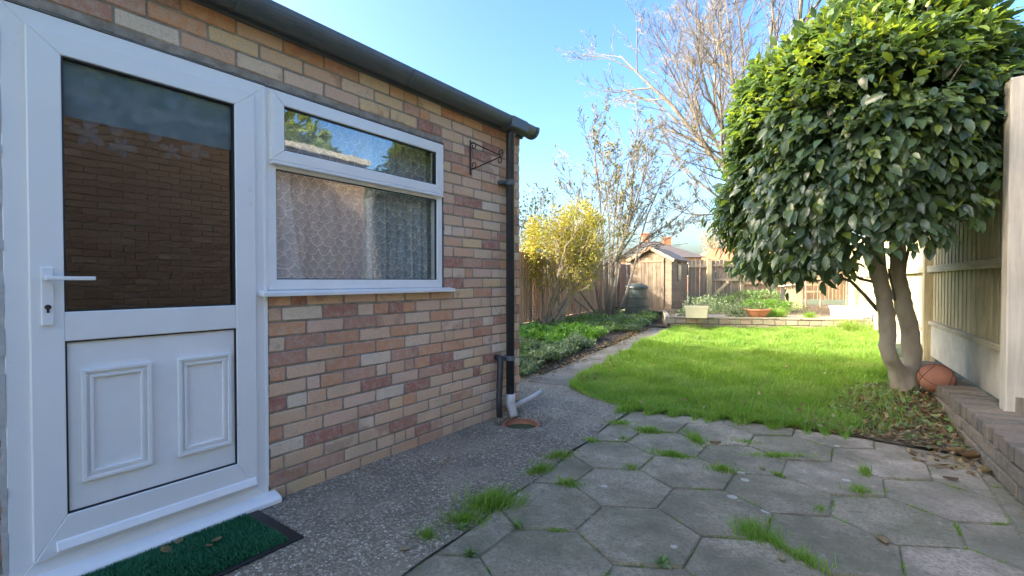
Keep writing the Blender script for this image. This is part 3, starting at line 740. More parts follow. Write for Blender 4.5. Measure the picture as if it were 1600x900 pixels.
# threshold sill
sl_ = MB().add([(WX - .02, .20, .015), (WX + .065, .20, .008), (WX + .065, .20, .030), (WX + .055, .20, .041), (WX - .02, .20, .062),
                (WX - .02, 1.215, .015), (WX + .065, 1.215, .008), (WX + .065, 1.215, .030), (WX + .055, 1.215, .041), (WX - .02, 1.215, .062)],
               [(0, 1, 2, 3, 4), (9, 8, 7, 6, 5), (0, 5, 6, 1), (1, 6, 7, 2), (2, 7, 8, 3), (3, 8, 9, 4), (4, 9, 5, 0)])
bev(sl_.build('door_sill', M['upvc2'], ext), .004, 2)
# cover strip where door and window frames join
bev(MB().box(WX - .05, WX + .008, 1.166, 1.183, .085, 2.040).build('joint_cover', M['upvc2'], ext), .003)
# window
win = empty('window', (WX, 1.8, 1.04)); win.parent = ext; win.location -= ext.location
W0, W1, Z0, Z1 = 1.1835, 2.400, 1.052, 2.043
bev(MB().frame(W0, W1, Z0, Z1, .048, WX - .06, WX + .003, wb=.052).build('window_frame', M['upvc'], win), .003)
bev(MB().box(WX - .055, WX + .0015, W0 + .0485, W1 - .0485, 1.655, 1.715).build('transom', M['upvc'], win), .003)
bev(MB().frame(W0 + .012, W1 - .012, 1.690, 2.033, .066, WX - .03, WX + .030, wt=.066, wb=.058).build('opening_sash', M['upvc'], win), .005, 2)
bev(MB().box(WX - .0, WX + .034, W0 + .014, W1 - .014, 1.672, 1.689).build('drip_bar', M['upvc'], win), .003)
MB().frame(W0 + .078, W1 - .078, 1.748, 1.967, .005, WX - .01, WX + .021).build('gasket', M['gasket'], win)
MB().frame(W0 + .048, W1 - .048, 1.104, 1.655, .005, WX - .02, WX - .006).build('gasket', M['gasket'], win)
MB().box(WX + .008, WX + .012, W0 + .083, W1 - .083, 1.753, 1.962).build('upper_pane', M['glass'], win)
MB().box(WX - .016, WX - .012, W0 + .053, W1 - .053, 1.109, 1.65).build('lower_pane', M['glass'], win)
sl2 = MB().add([(WX - .02, 1.138, 1.028), (WX + .055, 1.138, 1.020), (WX + .055, 1.138, 1.042), (WX - .02, 1.138, 1.053),
                (WX - .02, 2.478, 1.028), (WX + .055, 2.478, 1.020), (WX + .055, 2.478, 1.042), (WX - .02, 2.478, 1.053)],
               [(3, 2, 1, 0), (4, 5, 6, 7), (0, 1, 5, 4), (1, 2, 6, 5), (2, 3, 7, 6), (3, 0, 4, 7)])
bev(sl2.build('window_sill', M['upvc'], win), .003, 2)
# lace curtains
def curtain(y0, y1, z0, z1, x, folds, amp, label, lean=0):
    nx, nzv = 120, 24; V = []; F = []; UV = []
    for j in range(nzv + 1):
        tz = j / nzv
        for i in range(nx + 1):
            t = i / nx; y = y0 + (y1 - y0) * t + lean * (1 - tz) ** 1.6 * (1 if lean > 0 else 1) * (t if lean < 0 else t)
            ph = folds * t * 2 * math.pi
            xx = x + amp * (.6 * math.sin(ph) + .4 * math.sin(ph * 1.7 + 1 + tz)) * (.6 + .4 * (1 - tz))
            V.append((xx, y, z0 + (z1 - z0) * tz)); UV.append((y0 + (y1 - y0) * t * 1.0, z0 + (z1 - z0) * tz))
    for j in range(nzv):
        for i in range(nx): a = j * (nx + 1) + i; F.append((a, a + 1, a + nx + 2, a + nx + 1))
    me = bpy.data.meshes.new('net_curtain'); base = Vector((x, (y0 + y1) / 2, z0))
    me.from_pydata([(v[0] - base.x, v[1] - base.y, v[2] - base.z) for v in V], [], F)
    uv = me.uv_layers.new(name='UVMap')
    for l in me.loops: uv.data[l.index].uv = UV[l.vertex_index]
    o = link('net_curtain', me, M['lace']); o.location = base; smooth(o); return tag(o, label, 'curtain', 'lace curtains in the window')
curtain(1.20, 1.86, 1.075, 2.02, WX - .066, 4, .016, 'flat lace net curtain on the left behind the window, scallop pattern')
curtain(1.80, 2.40, 1.075, 2.02, WX - .10, 8, .024, 'gathered lace net curtain with deep folds on the right behind the window')
curtain(1.19, 1.30, 1.075, 2.02, WX - .045, 2, .008, 'narrow lace curtain edge draped at the far left of the window', lean=.10)
# roof, fascia, gutter, downpipe
MB().box(-5.65, WX + .035, -.7, YE + .03, 2.335, 2.375).build('roof', M['felt'], ext)
bev(MB().box(WX + .002, WX + .028, -.7, YE + .01, 2.305, 2.335).build('soffit_strip', M['black_pl'], ext), .003)
bev(MB().box(WX + .0285, WX + .036, -.7, YE + .02, 2.32, 2.425).build('fascia_board', M['black_pl'], ext), .003)
bev(MB().box(-5.65, WX + .035, -.7, YE + .03, 2.376, 2.425).build('roof_felt_edge', M['felt'], ext), .004)
gt = MB(); gx = WX + .092; gz = 2.372; y0g, y1g = -.7, YE + .055
prof = []
for i in range(15):
    a = math.pi + math.pi * i / 14; prof.append((gx + .063 * math.cos(a), gz + .063 * math.sin(a)))
prof += [(gx + .063, gz + .012), (gx + .068, gz + .012), (gx + .068, gz)]
for i in range(15):
    a = -math.pi * i / 14; prof.append((gx + .068 * math.cos(a), gz + .068 * math.sin(a)))
np_ = len(prof)
gt.add([(p[0], y0g, p[1]) for p in prof] + [(p[0], y1g, p[1]) for p in prof], [(i, (i + 1) % np_, np_ + (i + 1) % np_, np_ + i) for i in range(np_)])
gutter = gt.build('gutter', M['black_pl'], ext)
for yb in (1.0, 2.0):
    pts = [(gx + .071 * math.cos(math.pi + math.pi * i / 10), yb, gz + .071 * math.sin(math.pi + math.pi * i / 10)) for i in range(11)]
    MB().tube(pts, .006, 6).build('gutter_clip', M['black_pl'], gutter)
cap = MB(); cap.add([(p[0], y1g + e, p[1]) for e in (-.03, .004) for p in [(gx + .073 * math.cos(math.pi + math.pi * i / 12), gz + .073 * math.sin(math.pi + math.pi * i / 12)) for i in range(13)] + [(gx + .073, gz + .014), (gx - .073, gz + .014)]],
                    [tuple(range(15)), tuple(reversed(range(15, 30)))] + [(i, i + 15, (i + 1) % 15 + 15, (i + 1) % 15) for i in range(15)])
cap.build('gutter_end_cap', M['black_pl'], gutter)
PX, PY = WX + .075, 3.105
bev(MB().box(gx - .07, gx + .076, PY - .085, PY + .13, gz - .072, gz + .02).build('gutter_outlet', M['black_pl'], gutter), .012, 2)
dp = MB().tube([(gx - .01, PY, 2.33), (PX + .01, PY, 2.285), (PX, PY, 2.26), (PX, PY, .165)], .034, 18)
dpo = dp.build('downpipe', M['pipe'], ext, sm=False); smooth(dpo)
for zc in (1.885, .47):
    bev(MB().box(WX, PX - .02, PY - .075, PY + .06, zc - .012, zc + .014).tube([(PX, PY, zc - .02), (PX, PY, zc + .02)], .040, 18).build('pipe_clip', M['black_pl'], dpo), .002)
# waste pipe and gully
MB().tube([(WX + .0, PY - .10, .485), (WX + .05, PY - .10, .478), (WX + .055, PY - .105, .44), (WX + .06, PY - .13, .16), (WX + .075, PY - .145, .02)], [.024, .026, .027, .025, .024], 12).build('waste_pipe', M['pipe'], ext, sm=True)
MB().tube([(PX, PY, .18), (PX, PY, .10), (PX + .012, PY + .01, .05), (PX + .05, PY - .01, .0)], [.041, .041, .036, .033], 16).build('pipe_shoe', M['greypl'], dpo, sm=True)
MB().tube([(PX - .01, PY + .03, .06), (PX + .03, PY + .30, .10), (PX + .04, PY + .40, .125)], [.022, .022, .02], 12).build('grey_overflow_pipe', M['greypl'], ext, sm=True)
dg = empty('drain_gully', (-2.12, 3.05, -.06), 'small sunken drain with a broken terracotta ring under the black downpipe', 'drain')
MB().lathe([(.13, .055), (.145, .06), (.15, .045), (.135, .0), (.115, -.05)], (-2.12, 3.05, -.085), 28).build('clay_ring', M['terra'], dg, sm=True)
MB().tube([(-2.12, 3.05, -.13), (-2.12, 3.05, -.115)], .125, 24).build('grate_floor', M['dark'], dg)
for i in range(6):
    a = rnd.uniform(0, 6.3); r1 = rnd.uniform(.03, .1); c = Vector((-2.12 + r1 * math.cos(a), 3.05 + r1 * math.sin(a), -.10))
    m_ = MB().box(-.02, .02, -.014, .014, -.012, .012, Matrix.Translation(c) @ Matrix.Rotation(rnd.uniform(0, 3), 4, 'Z') @ Matrix.Rotation(.4, 4, 'X')); bev(m_.build('stone', M['lowbrick'], dg), .004)

# hanging basket bracket
bk = empty('hanging_basket_bracket', (WX, 2.70, 1.9), 'empty black wrought iron bracket with scrolls on the brick wall', 'bracket')
def yz(dx, z): return (WX + dx, 2.70, z)
bev(MB().box(WX + .001, WX + .006, 2.692, 2.708, 1.885, 2.145).build('back_plate', M['iron'], bk), .001)
MB().tube([yz(.008, 2.11), yz(.02, 2.125), yz(.28, 1.99), yz(.295, 2.0), yz(.305, 2.02)], .0045, 6).build('top_arm', M['iron'], bk)
MB().tube([yz(.008, 1.93), yz(.02, 1.925), yz(.27, 1.975), yz(.29, 1.972)], .0045, 6).build('lower_arm', M['iron'], bk)
def scroll(cx, cz, r0, a0, a1, n=26):
    return [yz(cx + r0 * (1 - .6 * i / n) * math.cos(a0 + (a1 - a0) * i / n), cz + r0 * (1 - .6 * i / n) * math.sin(a0 + (a1 - a0) * i / n)) for i in range(n + 1)]
for sc in (scroll(.035, 2.095, .026, 2.2, -4.2), scroll(.035, 1.955, .026, -2.2, 4.2), scroll(.285, 2.005, .028, -2.0, 4.4), scroll(.275, 1.952, .022, 1.4, -4.6)):
    MB().tube(sc, .004, 6).build('scroll', M['iron'], bk)

# door mat
mat_ = empty('door_mat', (-2.07, .75, .005), 'dark green artificial grass door mat with a black rubber edge below the white door', 'door mat')
bev(MB().box(-2.275, -1.885, .28, 1.10, .008, .017).build('rubber_backing', M['gasket'], mat_), .002)
k = 30000; P = np.stack([nrg.uniform(-2.270, -1.905, k), nrg.uniform(.30, 1.045, k), np.full(k, .016)], 1)
P[:, 0] = np.round(P[:, 0] / .011) * .011 + nrg.normal(0, .0016, k)
tm = m_leaf('green_plastic_turf', [(.012, .12, .05), (.02, .19, .075), (.014, .15, .06)], .5, .1, .4)
V_, T_ = blades(P, .013, .0028, .9); tag(tri_mesh('turf_pile', V_, T_, tm, mat_), kind='stuff')

# main house behind (casts the shade over the patio) and the neighbour's extension seen in the glass
mh = empty('main_house', (-6, -3.5, 0), 'two storey brick house behind the photographer, attached to the extension', 'house')
MB().box(-11, -2.62, -7.5, .10, -.3, 5.6).build('wall', M['brick_wall2'], mh)
MB().add([(-11.3, -7.8, 5.6), (-2.35, -7.8, 5.6), (-2.35, .12, 5.7), (-11.3, .12, 5.7), (-11.3, -3.7, 7.95), (-2.35, -3.7, 7.95)],
         [(0, 3, 2, 1), (0, 1, 5, 4), (1, 2, 5), (2, 3, 4, 5), (3, 0, 4)]).build('roof', M['tile_dark'], mh)
nb = empty('neighbour_extension', (2.4, 1, 0), 'brick extension of the neighbouring house with a pale coping, mirrored in the windows', 'house extension')
NX = 1.95
M['mortar_pale'] = m_plain('pale_mortar', (.42, .39, .33), (.56, .52, .45), 12, .95, .003)
MB().box(NX + .012, NX + 3.2, -.6, 5.0, -.3, 3.0).build('wall', M['mortar_pale'], nb)
mbk = MB()
for k_ in range(40):
    z0 = .075 * k_; y = -.6 - (.11 if k_ % 2 else 0)
    while y < 5.0 - .02:
        b = min(y + .215, 5.0); mbk.box(NX, NX + .05, y, b, z0, z0 + .063); y += .225
tnb = NT('neighbour_brick'); rr_ = tnb.N('ShaderNodeNewGeometry').outputs['Random Per Island']
c_ = tnb.ramp(rr_, [(0, (.30, .20, .14)), (.3, (.40, .29, .20)), (.6, (.34, .24, .17)), (1, (.46, .36, .27))]); vv = tnb.coord('Object')
tnb.col(tnb.mix(tnb.ramp(tnb.noise(vv, 40, 5, .7), [(.4, (.4, .4, .4)), (.7, (0, 0, 0))]), c_, (.16, .08, .06))); tnb.rough(.9)
tag(mbk.build('bricks', tnb.m, nb), kind='stuff')
bev(MB().box(NX - .06, NX + .3, -.6, 5.06, 3.0, 3.09).build('coping', M['gravelb'], nb), .008)

# ============================================================ LOW BRICK WALL, RIGHT FENCE
lw = empty('low_brick_wall', (.6, 3.4, 0), 'low brick boundary wall topped by weathered bricks on edge beside the patio', 'wall')
core = MB(); ya, yb = -.3, 6.55
core.add([(wall_face(ya) + .012, ya, -.2), (wall_face(ya) + .30, ya, -.2), (wall_face(ya) + .30, ya, .178), (wall_face(ya) + .012, ya, .178),
          (wall_face(yb) + .012, yb, -.2), (wall_face(yb) + .33, yb, -.2), (wall_face(yb) + .33, yb, .178), (wall_face(yb) + .012, yb, .178)],
         [(0, 1, 2, 3), (7, 6, 5, 4), (0, 4, 5, 1), (1, 5, 6, 2), (2, 6, 7, 3), (3, 7, 4, 0)])
core.build('mortar_core', M['mortar_dark'], lw)
rz = R(4.3)
for k_ in range(2):
    y = -.2 + (.11 if k_ % 2 else 0)
    while y < 6.4:
        me = brick_mesh(.215, .09, .075, 'lowbrick', jit=.003, ch=.006)
        place('brick', me, lw, (wall_face(y + .107) + .045 + rnd.uniform(-.004, .004), y + .107, .035 + .085 * k_), (0, 0, rz + rnd.uniform(-.012, .012))); y += .226
y = -.2
while y < 6.5:
    me = brick_mesh(.064, .24, .085, 'coping', jit=.004, ch=.005)
    place('coping_brick', me, lw, (wall_face(y) + .113 + rnd.uniform(-.008, .008), y, .2215 + rnd.uniform(-.005, .004)), (rnd.uniform(-.03, .03), rnd.uniform(-.02, .02), rz + rnd.uniform(-.035, .035))); y += .0765

FS = -.064
def fx(y): return .815 + FS * (y - 4.71)
rf = empty('right_boundary_fence', (fx(4.4), 4.4, .2), 'pale timber boarded fence with concrete gravel boards along the right of the lawn', 'fence')
posts = [4.34, 7.02, 9.42, 11.82, 14.22, 16.62, 19.0, 21.2]
fa = math.atan(-FS)
def rot_at(x, y, z=0): return Matrix.Translation((x, y, z)) @ Matrix.Rotation(fa, 4, 'Z')
p0 = posts[0]
pm = MB().box(-.065, .13, -.06, .06, 0, 2.14, rot_at(fx(p0), p0, .236)); M['post_pale'] = m_wood('bleached_post_wood', [(.52, .49, .41), (.56, .53, .45)], (.36, .33, .27))
tag(bev(pm.build('post', M['post_pale'], rf), .006), 'tall weathered corner post nearest the camera')
MB().box(-.02, .17, -.075, .055, 0, .13, rot_at(fx(p0), p0, .234)).build('post_foot', M['fence_grey'], rf)
for p in posts[1:]:
    bev(MB().box(-.055, .045, -.055, .055, 0, 2.15, rot_at(fx(p), p, .12)).build('post', M['fence_new'], rf), .004)
def bmesh_board(L, wd, th, mat, taper=True, top=0):
    """vertical board, feathered"""
    m = MB(); t2 = th * (.4 if taper else 1)
    m.add([(0, 0, 0), (0, wd, 0), (t2, wd, 0), (th, 0, 0), (0, 0, L), (0, wd, L - top), (t2, wd, L - top), (th, 0, L)],
          [(0, 3, 2, 1), (4, 5, 6, 7), (0, 1, 5, 4), (1, 2, 6, 5), (2, 3, 7, 6), (3, 0, 4, 7)])
    me = bpy.data.meshes.new('fence_board'); me.from_pydata(m.v, [], m.f)
    bm = bmesh.new(); bm.from_mesh(me); bmesh.ops.recalc_face_normals(bm, faces=bm.faces); bm.to_mesh(me); bm.free()
    me.materials.append(M[mat]); return me
bme = [bmesh_board(1.66, .088, .020, 'fence_new', False) for _ in range(3)]
gbm = {}
for i in range(len(posts) - 1):
    a = posts[i] + (.065 if i == 0 else .056); b = posts[i + 1] - .056
    base = .262 if i == 0 else .16; gh = .345
    bev(MB().box(.005, .045, 0, (b - a), 0, gh, rot_at(fx(a), a, base)).build('gravel_board', M['gravelb'], rf), .004)
    bev(MB().box(-.02, .055, 0, (b - a), 0, .045, rot_at(fx(a), a, base + gh + .001)).build('rail', M['fence_newh'], rf), .003)
    zb = base + gh + .047
    for rzv in (1.185, 2.10):
        bev(MB().box(-.035, .012, 0, (b - a), 0, .07 if rzv < 2 else .06, rot_at(fx(a), a, rzv)).build('rail', M['fence_newh'], rf), .004)
    y = a + .004; n = 0
    while y < b - .02:
        o = place('fence_board', bme[n % 3], rf, (fx(y) + .014 + (.024 if n % 2 else 0), y, zb + rnd.uniform(0, .004)), (0, 0, fa)); y += .066 + rnd.uniform(-.002, .003); n += 1

# ============================================================ LEFT FENCE
LA = Vector((-5.25, 4.4)); LB = Vector((-7.22, 17.9)); ld = (LB - LA).normalized(); la = math.atan2(-ld.x, ld.y)
lfence = empty('left_boundary_fence', (LA.x, LA.y, 0), 'brown vertical board fence behind the yellow shrub', 'fence')
bml = bmesh_board(1.55, .125, .022, 'fence_brown')
s0 = 0; n = 0; tot = (LB - LA).length
while s0 < tot:
    p = LA + ld * s0; place('fence_board', bml, lfence, (p.x, p.y, .17 + rnd.uniform(-.008, .008)), (0, 0, la + R(5) + rnd.uniform(-.02, .02))); s0 += .122; n += 1
s0 = 0
while s0 < tot - .5:
    a = LA + ld * s0; b = LA + ld * min(tot, s0 + 2.4)
    bev(MB().bar((a.x, a.y, .09), (b.x, b.y, .09), .03, .15).build('gravel_board', M['fence_rear'], lfence), .003)
    bev(MB().box(-.10, -.005, -.05, .05, 0, 1.7, Matrix.Translation((a.x, a.y, 0)) @ Matrix.Rotation(la, 4, 'Z')).build('post', M['fence_brown'], lfence), .004)
    s0 += 2.42

# ============================================================ REAR FENCE, SHED, BIN
RA = at(1075, 475, 17.2); RB = at(1330, 475, 17.2)
def rear(t, off=0, z=0):
    v = RA.lerp(RB, t); d = (RB - RA); d.z = 0; d.normalize(); n = Vector((d.y, -d.x, 0)); q = v + n * off; q.z = z; return q
rdir = (RB - RA); rlen = math.hypot(rdir.x, rdir.y); ra = math.atan2(rdir.y, rdir.x)
def rmat(s, off, z): return Matrix.Translation(rear(s / rlen, off, z)) @ Matrix.Rotation(ra, 4, 'Z')
bf = empty('rear_fence', rear(0, 0, .2), 'weathered grey rear fence and old gate with a diagonal brace beside the shed', 'fence')
s0 = 0.0
bmr = [bmesh_board(h_, .135, .02, 'fence_grey') for h_ in (1.62, 1.60, 1.64)]
bmt = [bmesh_board(h_, .125, .02, 'fence_rear') for h_ in (1.0, 1.04, .98)]
n = 0
while s0 < rlen:
    tall = s0 < 1.9
    q = rear(s0 / rlen, 0, .22)
    if tall: place('fence_board', bmr[n % 3], bf, (q.x, q.y, .22 + (-.02 if s0 > .75 else 0)), (rnd.uniform(-.01, .01), 0, ra - math.pi / 2 + .05))
    else: place('fence_board', bmt[n % 3], bf, (q.x, q.y, .22 + rnd.uniform(-.02, .03) + (.18 if s0 > 3.8 else 0)), (0, 0, ra - math.pi / 2 + .05))
    s0 += .142 if tall else .135; n += 1
for (s, wpx, hh) in ((.74, .17, 1.62), (1.93, .12, 1.5), (4.0, .1, 1.2), (5.75, .12, 1.5)):
    bev(MB().box(-wpx / 2, wpx / 2, -.09, -.022, 0, hh, rmat(s, 0, .2)).build('post', M['fence_new'] if s < 1 else M['fence_grey'], bf), .004)
for (a, b, z, m_) in ((.0, .66, 1.56, 'fence_grey'), (.82, 1.86, 1.60, 'fence_grey'), (.82, 1.86, 1.07, 'fence_grey'), (0, .66, .38, 'fence_grey'), (.82, 1.86, .42, 'fence_grey'), (2.0, 3.9, .95, 'fence_rear'), (4.06, 5.7, 1.15, 'fence_rear')):
    bev(MB().box(a, b, -.075, -.022, 0, .085, rmat(0, 0, z)).build('rail', M[m_], bf), .003)
a = rmat(0, 0, 0) @ Vector((.86, -.09, .52)); b = rmat(0, 0, 0) @ Vector((1.42, -.09, 1.05))
bev(MB().bar(a, b, .03, .09).build('brace', M['fence_new'], bf), .003)

SA = Vector((-4.60, 14.75)); sh_a = R(3.5)   # front right corner; the side runs up the garden
shed = empty('garden_shed', (SA.x - .65, SA.y, .1), 'small weathered timber shed with vertical board doors and a shallow gable', 'shed')
SM_ = Matrix.Translation((SA.x, SA.y, .12)) @ Matrix.Rotation(sh_a, 4, 'Z')
SW, SD, SH, SP = 1.3, 2.15, 1.66, 2.0
MB().box(-SW + .02, -.02, .02, SD - .02, 0, SH, SM_).build('wall', M['dark'], shed)
def clapm(L): 
    m = MB().add([(0, 0, 0), (L, 0, 0), (L, .006, .105), (0, .006, .105), (0, .02, 0), (L, .02, 0), (L, .02, .105), (0, .02, .105)],
                 [(0, 1, 2, 3), (5, 4, 7, 6), (0, 4, 5, 1), (3, 2, 6, 7), (0, 3, 7, 4), (1, 5, 6, 2)])
    me = bpy.data.meshes.new('weatherboard'); me.from_pydata([Vector(v) for v in m.v], [], m.f); me.materials.append(M['shed']); return me
def putM(name, me, parent, Mx):
    o = bpy.data.objects.new(name, me); COL.objects.link(o); o.parent = parent; Mx = Mx.copy(); Mx.translation = Mx.translation - org(parent); o.matrix_local = Mx; return o
c1 = clapm(.24); c2 = clapm(.22); c3 = clapm(SD); cf = clapm(.68); cb = clapm(.60)
WZ0, WZ1 = .95, 1.52
for i in range(16):
    z = .105 * i
    if z > SH - .06: break
    putM('weatherboard', c1, shed, SM_ @ Matrix.Translation((-SW, -.0, z)))
    putM('weatherboard', c2, shed, SM_ @ Matrix.Translation((-.22, -.0, z)))
    mm = SM_ @ Matrix.Translation((0, 0, z)) @ Matrix.Rotation(R(90), 4, 'Z')
    if WZ0 - .08 < z < WZ1 - .02:
        putM('weatherboard', cf, shed, mm @ Matrix.Translation((0, 0, 0))); putM('weatherboard', clapm(SD - 1.22) , shed, mm @ Matrix.Translation((1.22, 0, 0)))
    else: putM('weatherboard', c3, shed, mm)
wdw = MB().box(-.004, .018, .70, 1.20, WZ0, WZ1, SM_).build('window', M['fence_grey'], shed)
MB().box(.0185, .022, .74, 1.16, WZ0 + .04, WZ1 - .04, SM_).build('pane', M['glass'], wdw)
for i in range(7):
    x0 = -SW + .245 + i * .119
    bev(MB().box(x0, x0 + .115, -.028, -.004, .03, SH + .02, SM_).build('door_board', M['shedv'], shed), .003)
bev(MB().box(-SW + .25, -.23, -.045, -.029, SH - .12, SH - .04, SM_).build('door_rail', M['shed'], shed), .003)
MB().add([SM_ @ Vector(v) for v in ((-SW, -.003, SH), (0, -.003, SH), (-SW / 2, -.003, SP), (-SW, .02, SH), (0, .02, SH), (-SW / 2, .02, SP))],
         [(0, 1, 2), (5, 4, 3), (0, 3, 4, 1), (1, 4, 5, 2), (2, 5, 3, 0)]).build('gable', M['shed'], shed)
for sgn in (-1, 1):
    e = Vector((-SW / 2 + sgn * (SW / 2 + .10), 0, SH - .055)); pk = Vector((-SW / 2, 0, SP + .02))
    m_ = MB(); vs = []
    for yv in (-.12, SD + .1):
        for q, dz in ((e, 0), (pk, 0), (pk, .03), (e, .03)): vs.append(SM_ @ Vector((q.x, yv, q.z + dz)))
    m_.add(vs, [(3, 2, 1, 0), (4, 5, 6, 7), (0, 1, 5, 4), (1, 2, 6, 5), (2, 3, 7, 6), (3, 0, 4, 7)]); m_.build('roof', M['felt'], shed)
    a = SM_ @ Vector((e.x, -.135, e.z - .02)); b = SM_ @ Vector((pk.x, -.135, pk.z - .02))
    bev(MB().bar(a, b, .022, .10).build('barge_board', M['fence_rear'], shed), .003)

cbn = empty('compost_bin', at(995, 483, 13.2), 'dark green plastic compost bin with a domed lid in front of the shed', 'compost bin')
c = cbn.location.copy(); c.z = .10; cbn.location.z = .10
MB().lathe([(.335, 0), (.335, .06), (.325, .07), (.315, .26), (.323, .27), (.323, .30), (.312, .31), (.300, .50), (.308, .51), (.308, .54), (.296, .55), (.285, .74), (.30, .75), (.30, .78), (.28, .78)], c, 40).build('barrel', M['bin'], cbn)
MB().lathe([(.305, .782), (.315, .80), (.305, .83), (.26, .865), (.17, .885), (.16, .905), (.06, .91), (0.001, .91)], c, 40).build('lid', M['bin'], cbn)

# ============================================================ RAISED BED WALL, POTS
rb = empty('raised_bed_wall', (BL.x, BL.y, 0), 'low mossy brick retaining wall across the far end of the lawn', 'wall')
bl = (BR - BL).length; ba = math.atan2(BD.y, BD.x)
BMx = Matrix.Translation((BL.x, BL.y, 0)) @ Matrix.Rotation(ba, 4, 'Z')
MB().box(0, bl, .012, .20, -.1, .235, BMx).build('mortar_core', M['mortar_dark'], rb)
for k_ in range(2):
    x = 0 - (.11 if k_ else 0)
    while x < bl:
        me = brick_mesh(.218, .10, .107, 'bedbrick', jit=.005, ch=.006)
        p = BMx @ Vector((x + .11, .045 + rnd.uniform(-.006, .006), .058 + k_ * .118))
        place('brick', me, rb, p, (rnd.uniform(-.02, .02), rnd.uniform(-.02, .02), ba - math.pi / 2 + rnd.uniform(-.02, .02))); x += .229
x = 0; n = 0
while x < bl:
    me = brick_mesh(.44, .22, .035, 'bedbrick', jit=.006, ch=.006)
    p = BMx @ Vector((x + .22, .10, .2575)); place('coping_slab', me, rb, p, (0, 0, ba - math.pi / 2 + rnd.uniform(-.01, .01))); x += .452
a_ = Vector((BL.x, BL.y, 0)) + Vector((BN.x, BN.y, 0)) * .12; b_ = Vector((-4.42, 13.45, 0))
MB().bar((a_.x - .02, a_.y, .07), (b_.x, b_.y, .07), .10, .36).build('side_edging', M['bedbrick'], rb)
# terrace paving pieces
tp = empty('terrace_paving', (-.8, 12.9, .2)); tag(tp, kind='structure')
for i in range(7):
    x = .25 + i * .62
    for jj in range(2):
        q = [BMx @ Vector((x + a, .24 + jj * .52 + b, 0)) for a, b in ((0, 0), (.6, 0), (.6, .5), (0, .5))]
        slab([(v.x, v.y) for v in q], .262 - .004 * jj, 'slab_warm' if (i + jj) % 2 else 'slab_path', parent=tp)

def trough(name, c, L_, D_, H_, a, mat, label, cat, group=None):
    t = empty(name, c, label, cat, group); Mx = Matrix.Translation(c) @ Matrix.Rotation(a, 4, 'Z'); m = MB()
    def ring(l, dd, z): return [Mx @ Vector(v) for v in ((-l / 2, -dd / 2, z), (l / 2, -dd / 2, z), (l / 2, dd / 2, z), (-l / 2, dd / 2, z))]
    rs = [ring(L_ * .84, D_ * .8, 0), ring(L_ * .93, D_ * .93, H_ - .04), ring(L_, D_, H_ - .04), ring(L_, D_, H_), ring(L_ * .92, D_ * .88, H_), ring(L_ * .9, D_ * .84, H_ - .05)]
    vs = [v for r in rs for v in r]; fs = [(3, 2, 1, 0)]
    for i in range(5):
        for k in range(4): fs.append((i * 4 + k, i * 4 + (k + 1) % 4, i * 4 + 4 + (k + 1) % 4, i * 4 + 4 + k))
    m.add(vs, fs); bev(m.build('pot_body', M[mat], t), .006, 2)
    m2 = MB(); m2.add(ring(L_ * .9, D_ * .84, H_ - .045), [(0, 1, 2, 3)]); m2.build('potting_soil', M['soil'], t); return t
c = at(1088, 495, 10.4); c.z = .277
trough('planter', c, .50, .24, .26, ba - .1, 'cream', 'cream plastic trough at the left end of the brick retaining wall', 'planter', 'cream planters on the terrace')
c = at(1341, 497, 9.75); c = BMx @ Vector((bl - .42, .16, .277))
trough('planter', c, .62, .26, .27, ba - .1, 'cream', 'cream plastic trough at the right end of the retaining wall, behind the tree trunk', 'planter', 'cream planters on the terrace')
c = BMx @ Vector((1.92, .36, .268))
bw = empty('bowl_planter', c, 'wide shallow terracotta bowl planter in the middle of the terrace edge', 'planter')
MB().lathe([(.14, 0), (.18, .02), (.25, .13), (.265, .15), (.285, .152), (.29, .185), (.265, .19), (.255, .15), (.01, .145)], c, 36).build('bowl', M['terra'], bw, sm=True)

# upright timber box and rack seen under the crown
tb = at(1236, 474, 15.2); tb.z = .2
bx = empty('timber_box', tb, 'tall pale timber box with slanting lid standing before the rear fence', 'box')
TM = Matrix.Translation(tb) @ Matrix.Rotation(R(25), 4, 'Z')
for i in range(4): bev(MB().box(-.24 + i * .122, -.24 + i * .122 + .118, -.2, -.18, 0, .68 + .02 * i, TM).build('board', M['fence_new'], bx), .003)
for i in range(3): bev(MB().box(.25, .27, -.2 + i * .135, -.2 + i * .135 + .13, 0, .74, TM).build('board', M['fence_new'], bx), .003)
bev(MB().add([TM @ Vector(v) for v in ((-.3, -.26, .70), (.32, -.26, .78), (.32, .24, .78), (-.3, .24, .70), (-.3, -.26, .73), (.32, -.26, .81), (.32, .24, .81), (-.3, .24, .73))],
             [(3, 2, 1, 0), (4, 5, 6, 7), (0, 1, 5, 4), (1, 2, 6, 5), (2, 3, 7, 6), (3, 0, 4, 7)]).build('lid', M['fence_newh'], bx), .003)
MB().box(-.23, .24, -.17, .2, .0, .68, TM).build('box_core', M['dark'], bx)
tc_ = at(1271, 468, 16.2); tc_.z = .2
rk = empty('timber_rack', tc_, 'small open timber rack with two pale rails in front of the rear fence', 'rack')
TM = Matrix.Translation(tc_) @ Matrix.Rotation(ra, 4, 'Z')
for x in (-.27, .23): bev(MB().box(x, x + .05, -.02, .03, 0, .95, TM).build('upright', M['fence_rear'], rk), .003)
for z in (.48, .72, .92): bev(MB().box(-.30, .30, -.05, -.021, z, z + .06, TM).build('rail', M['fence_new'], rk), .003)

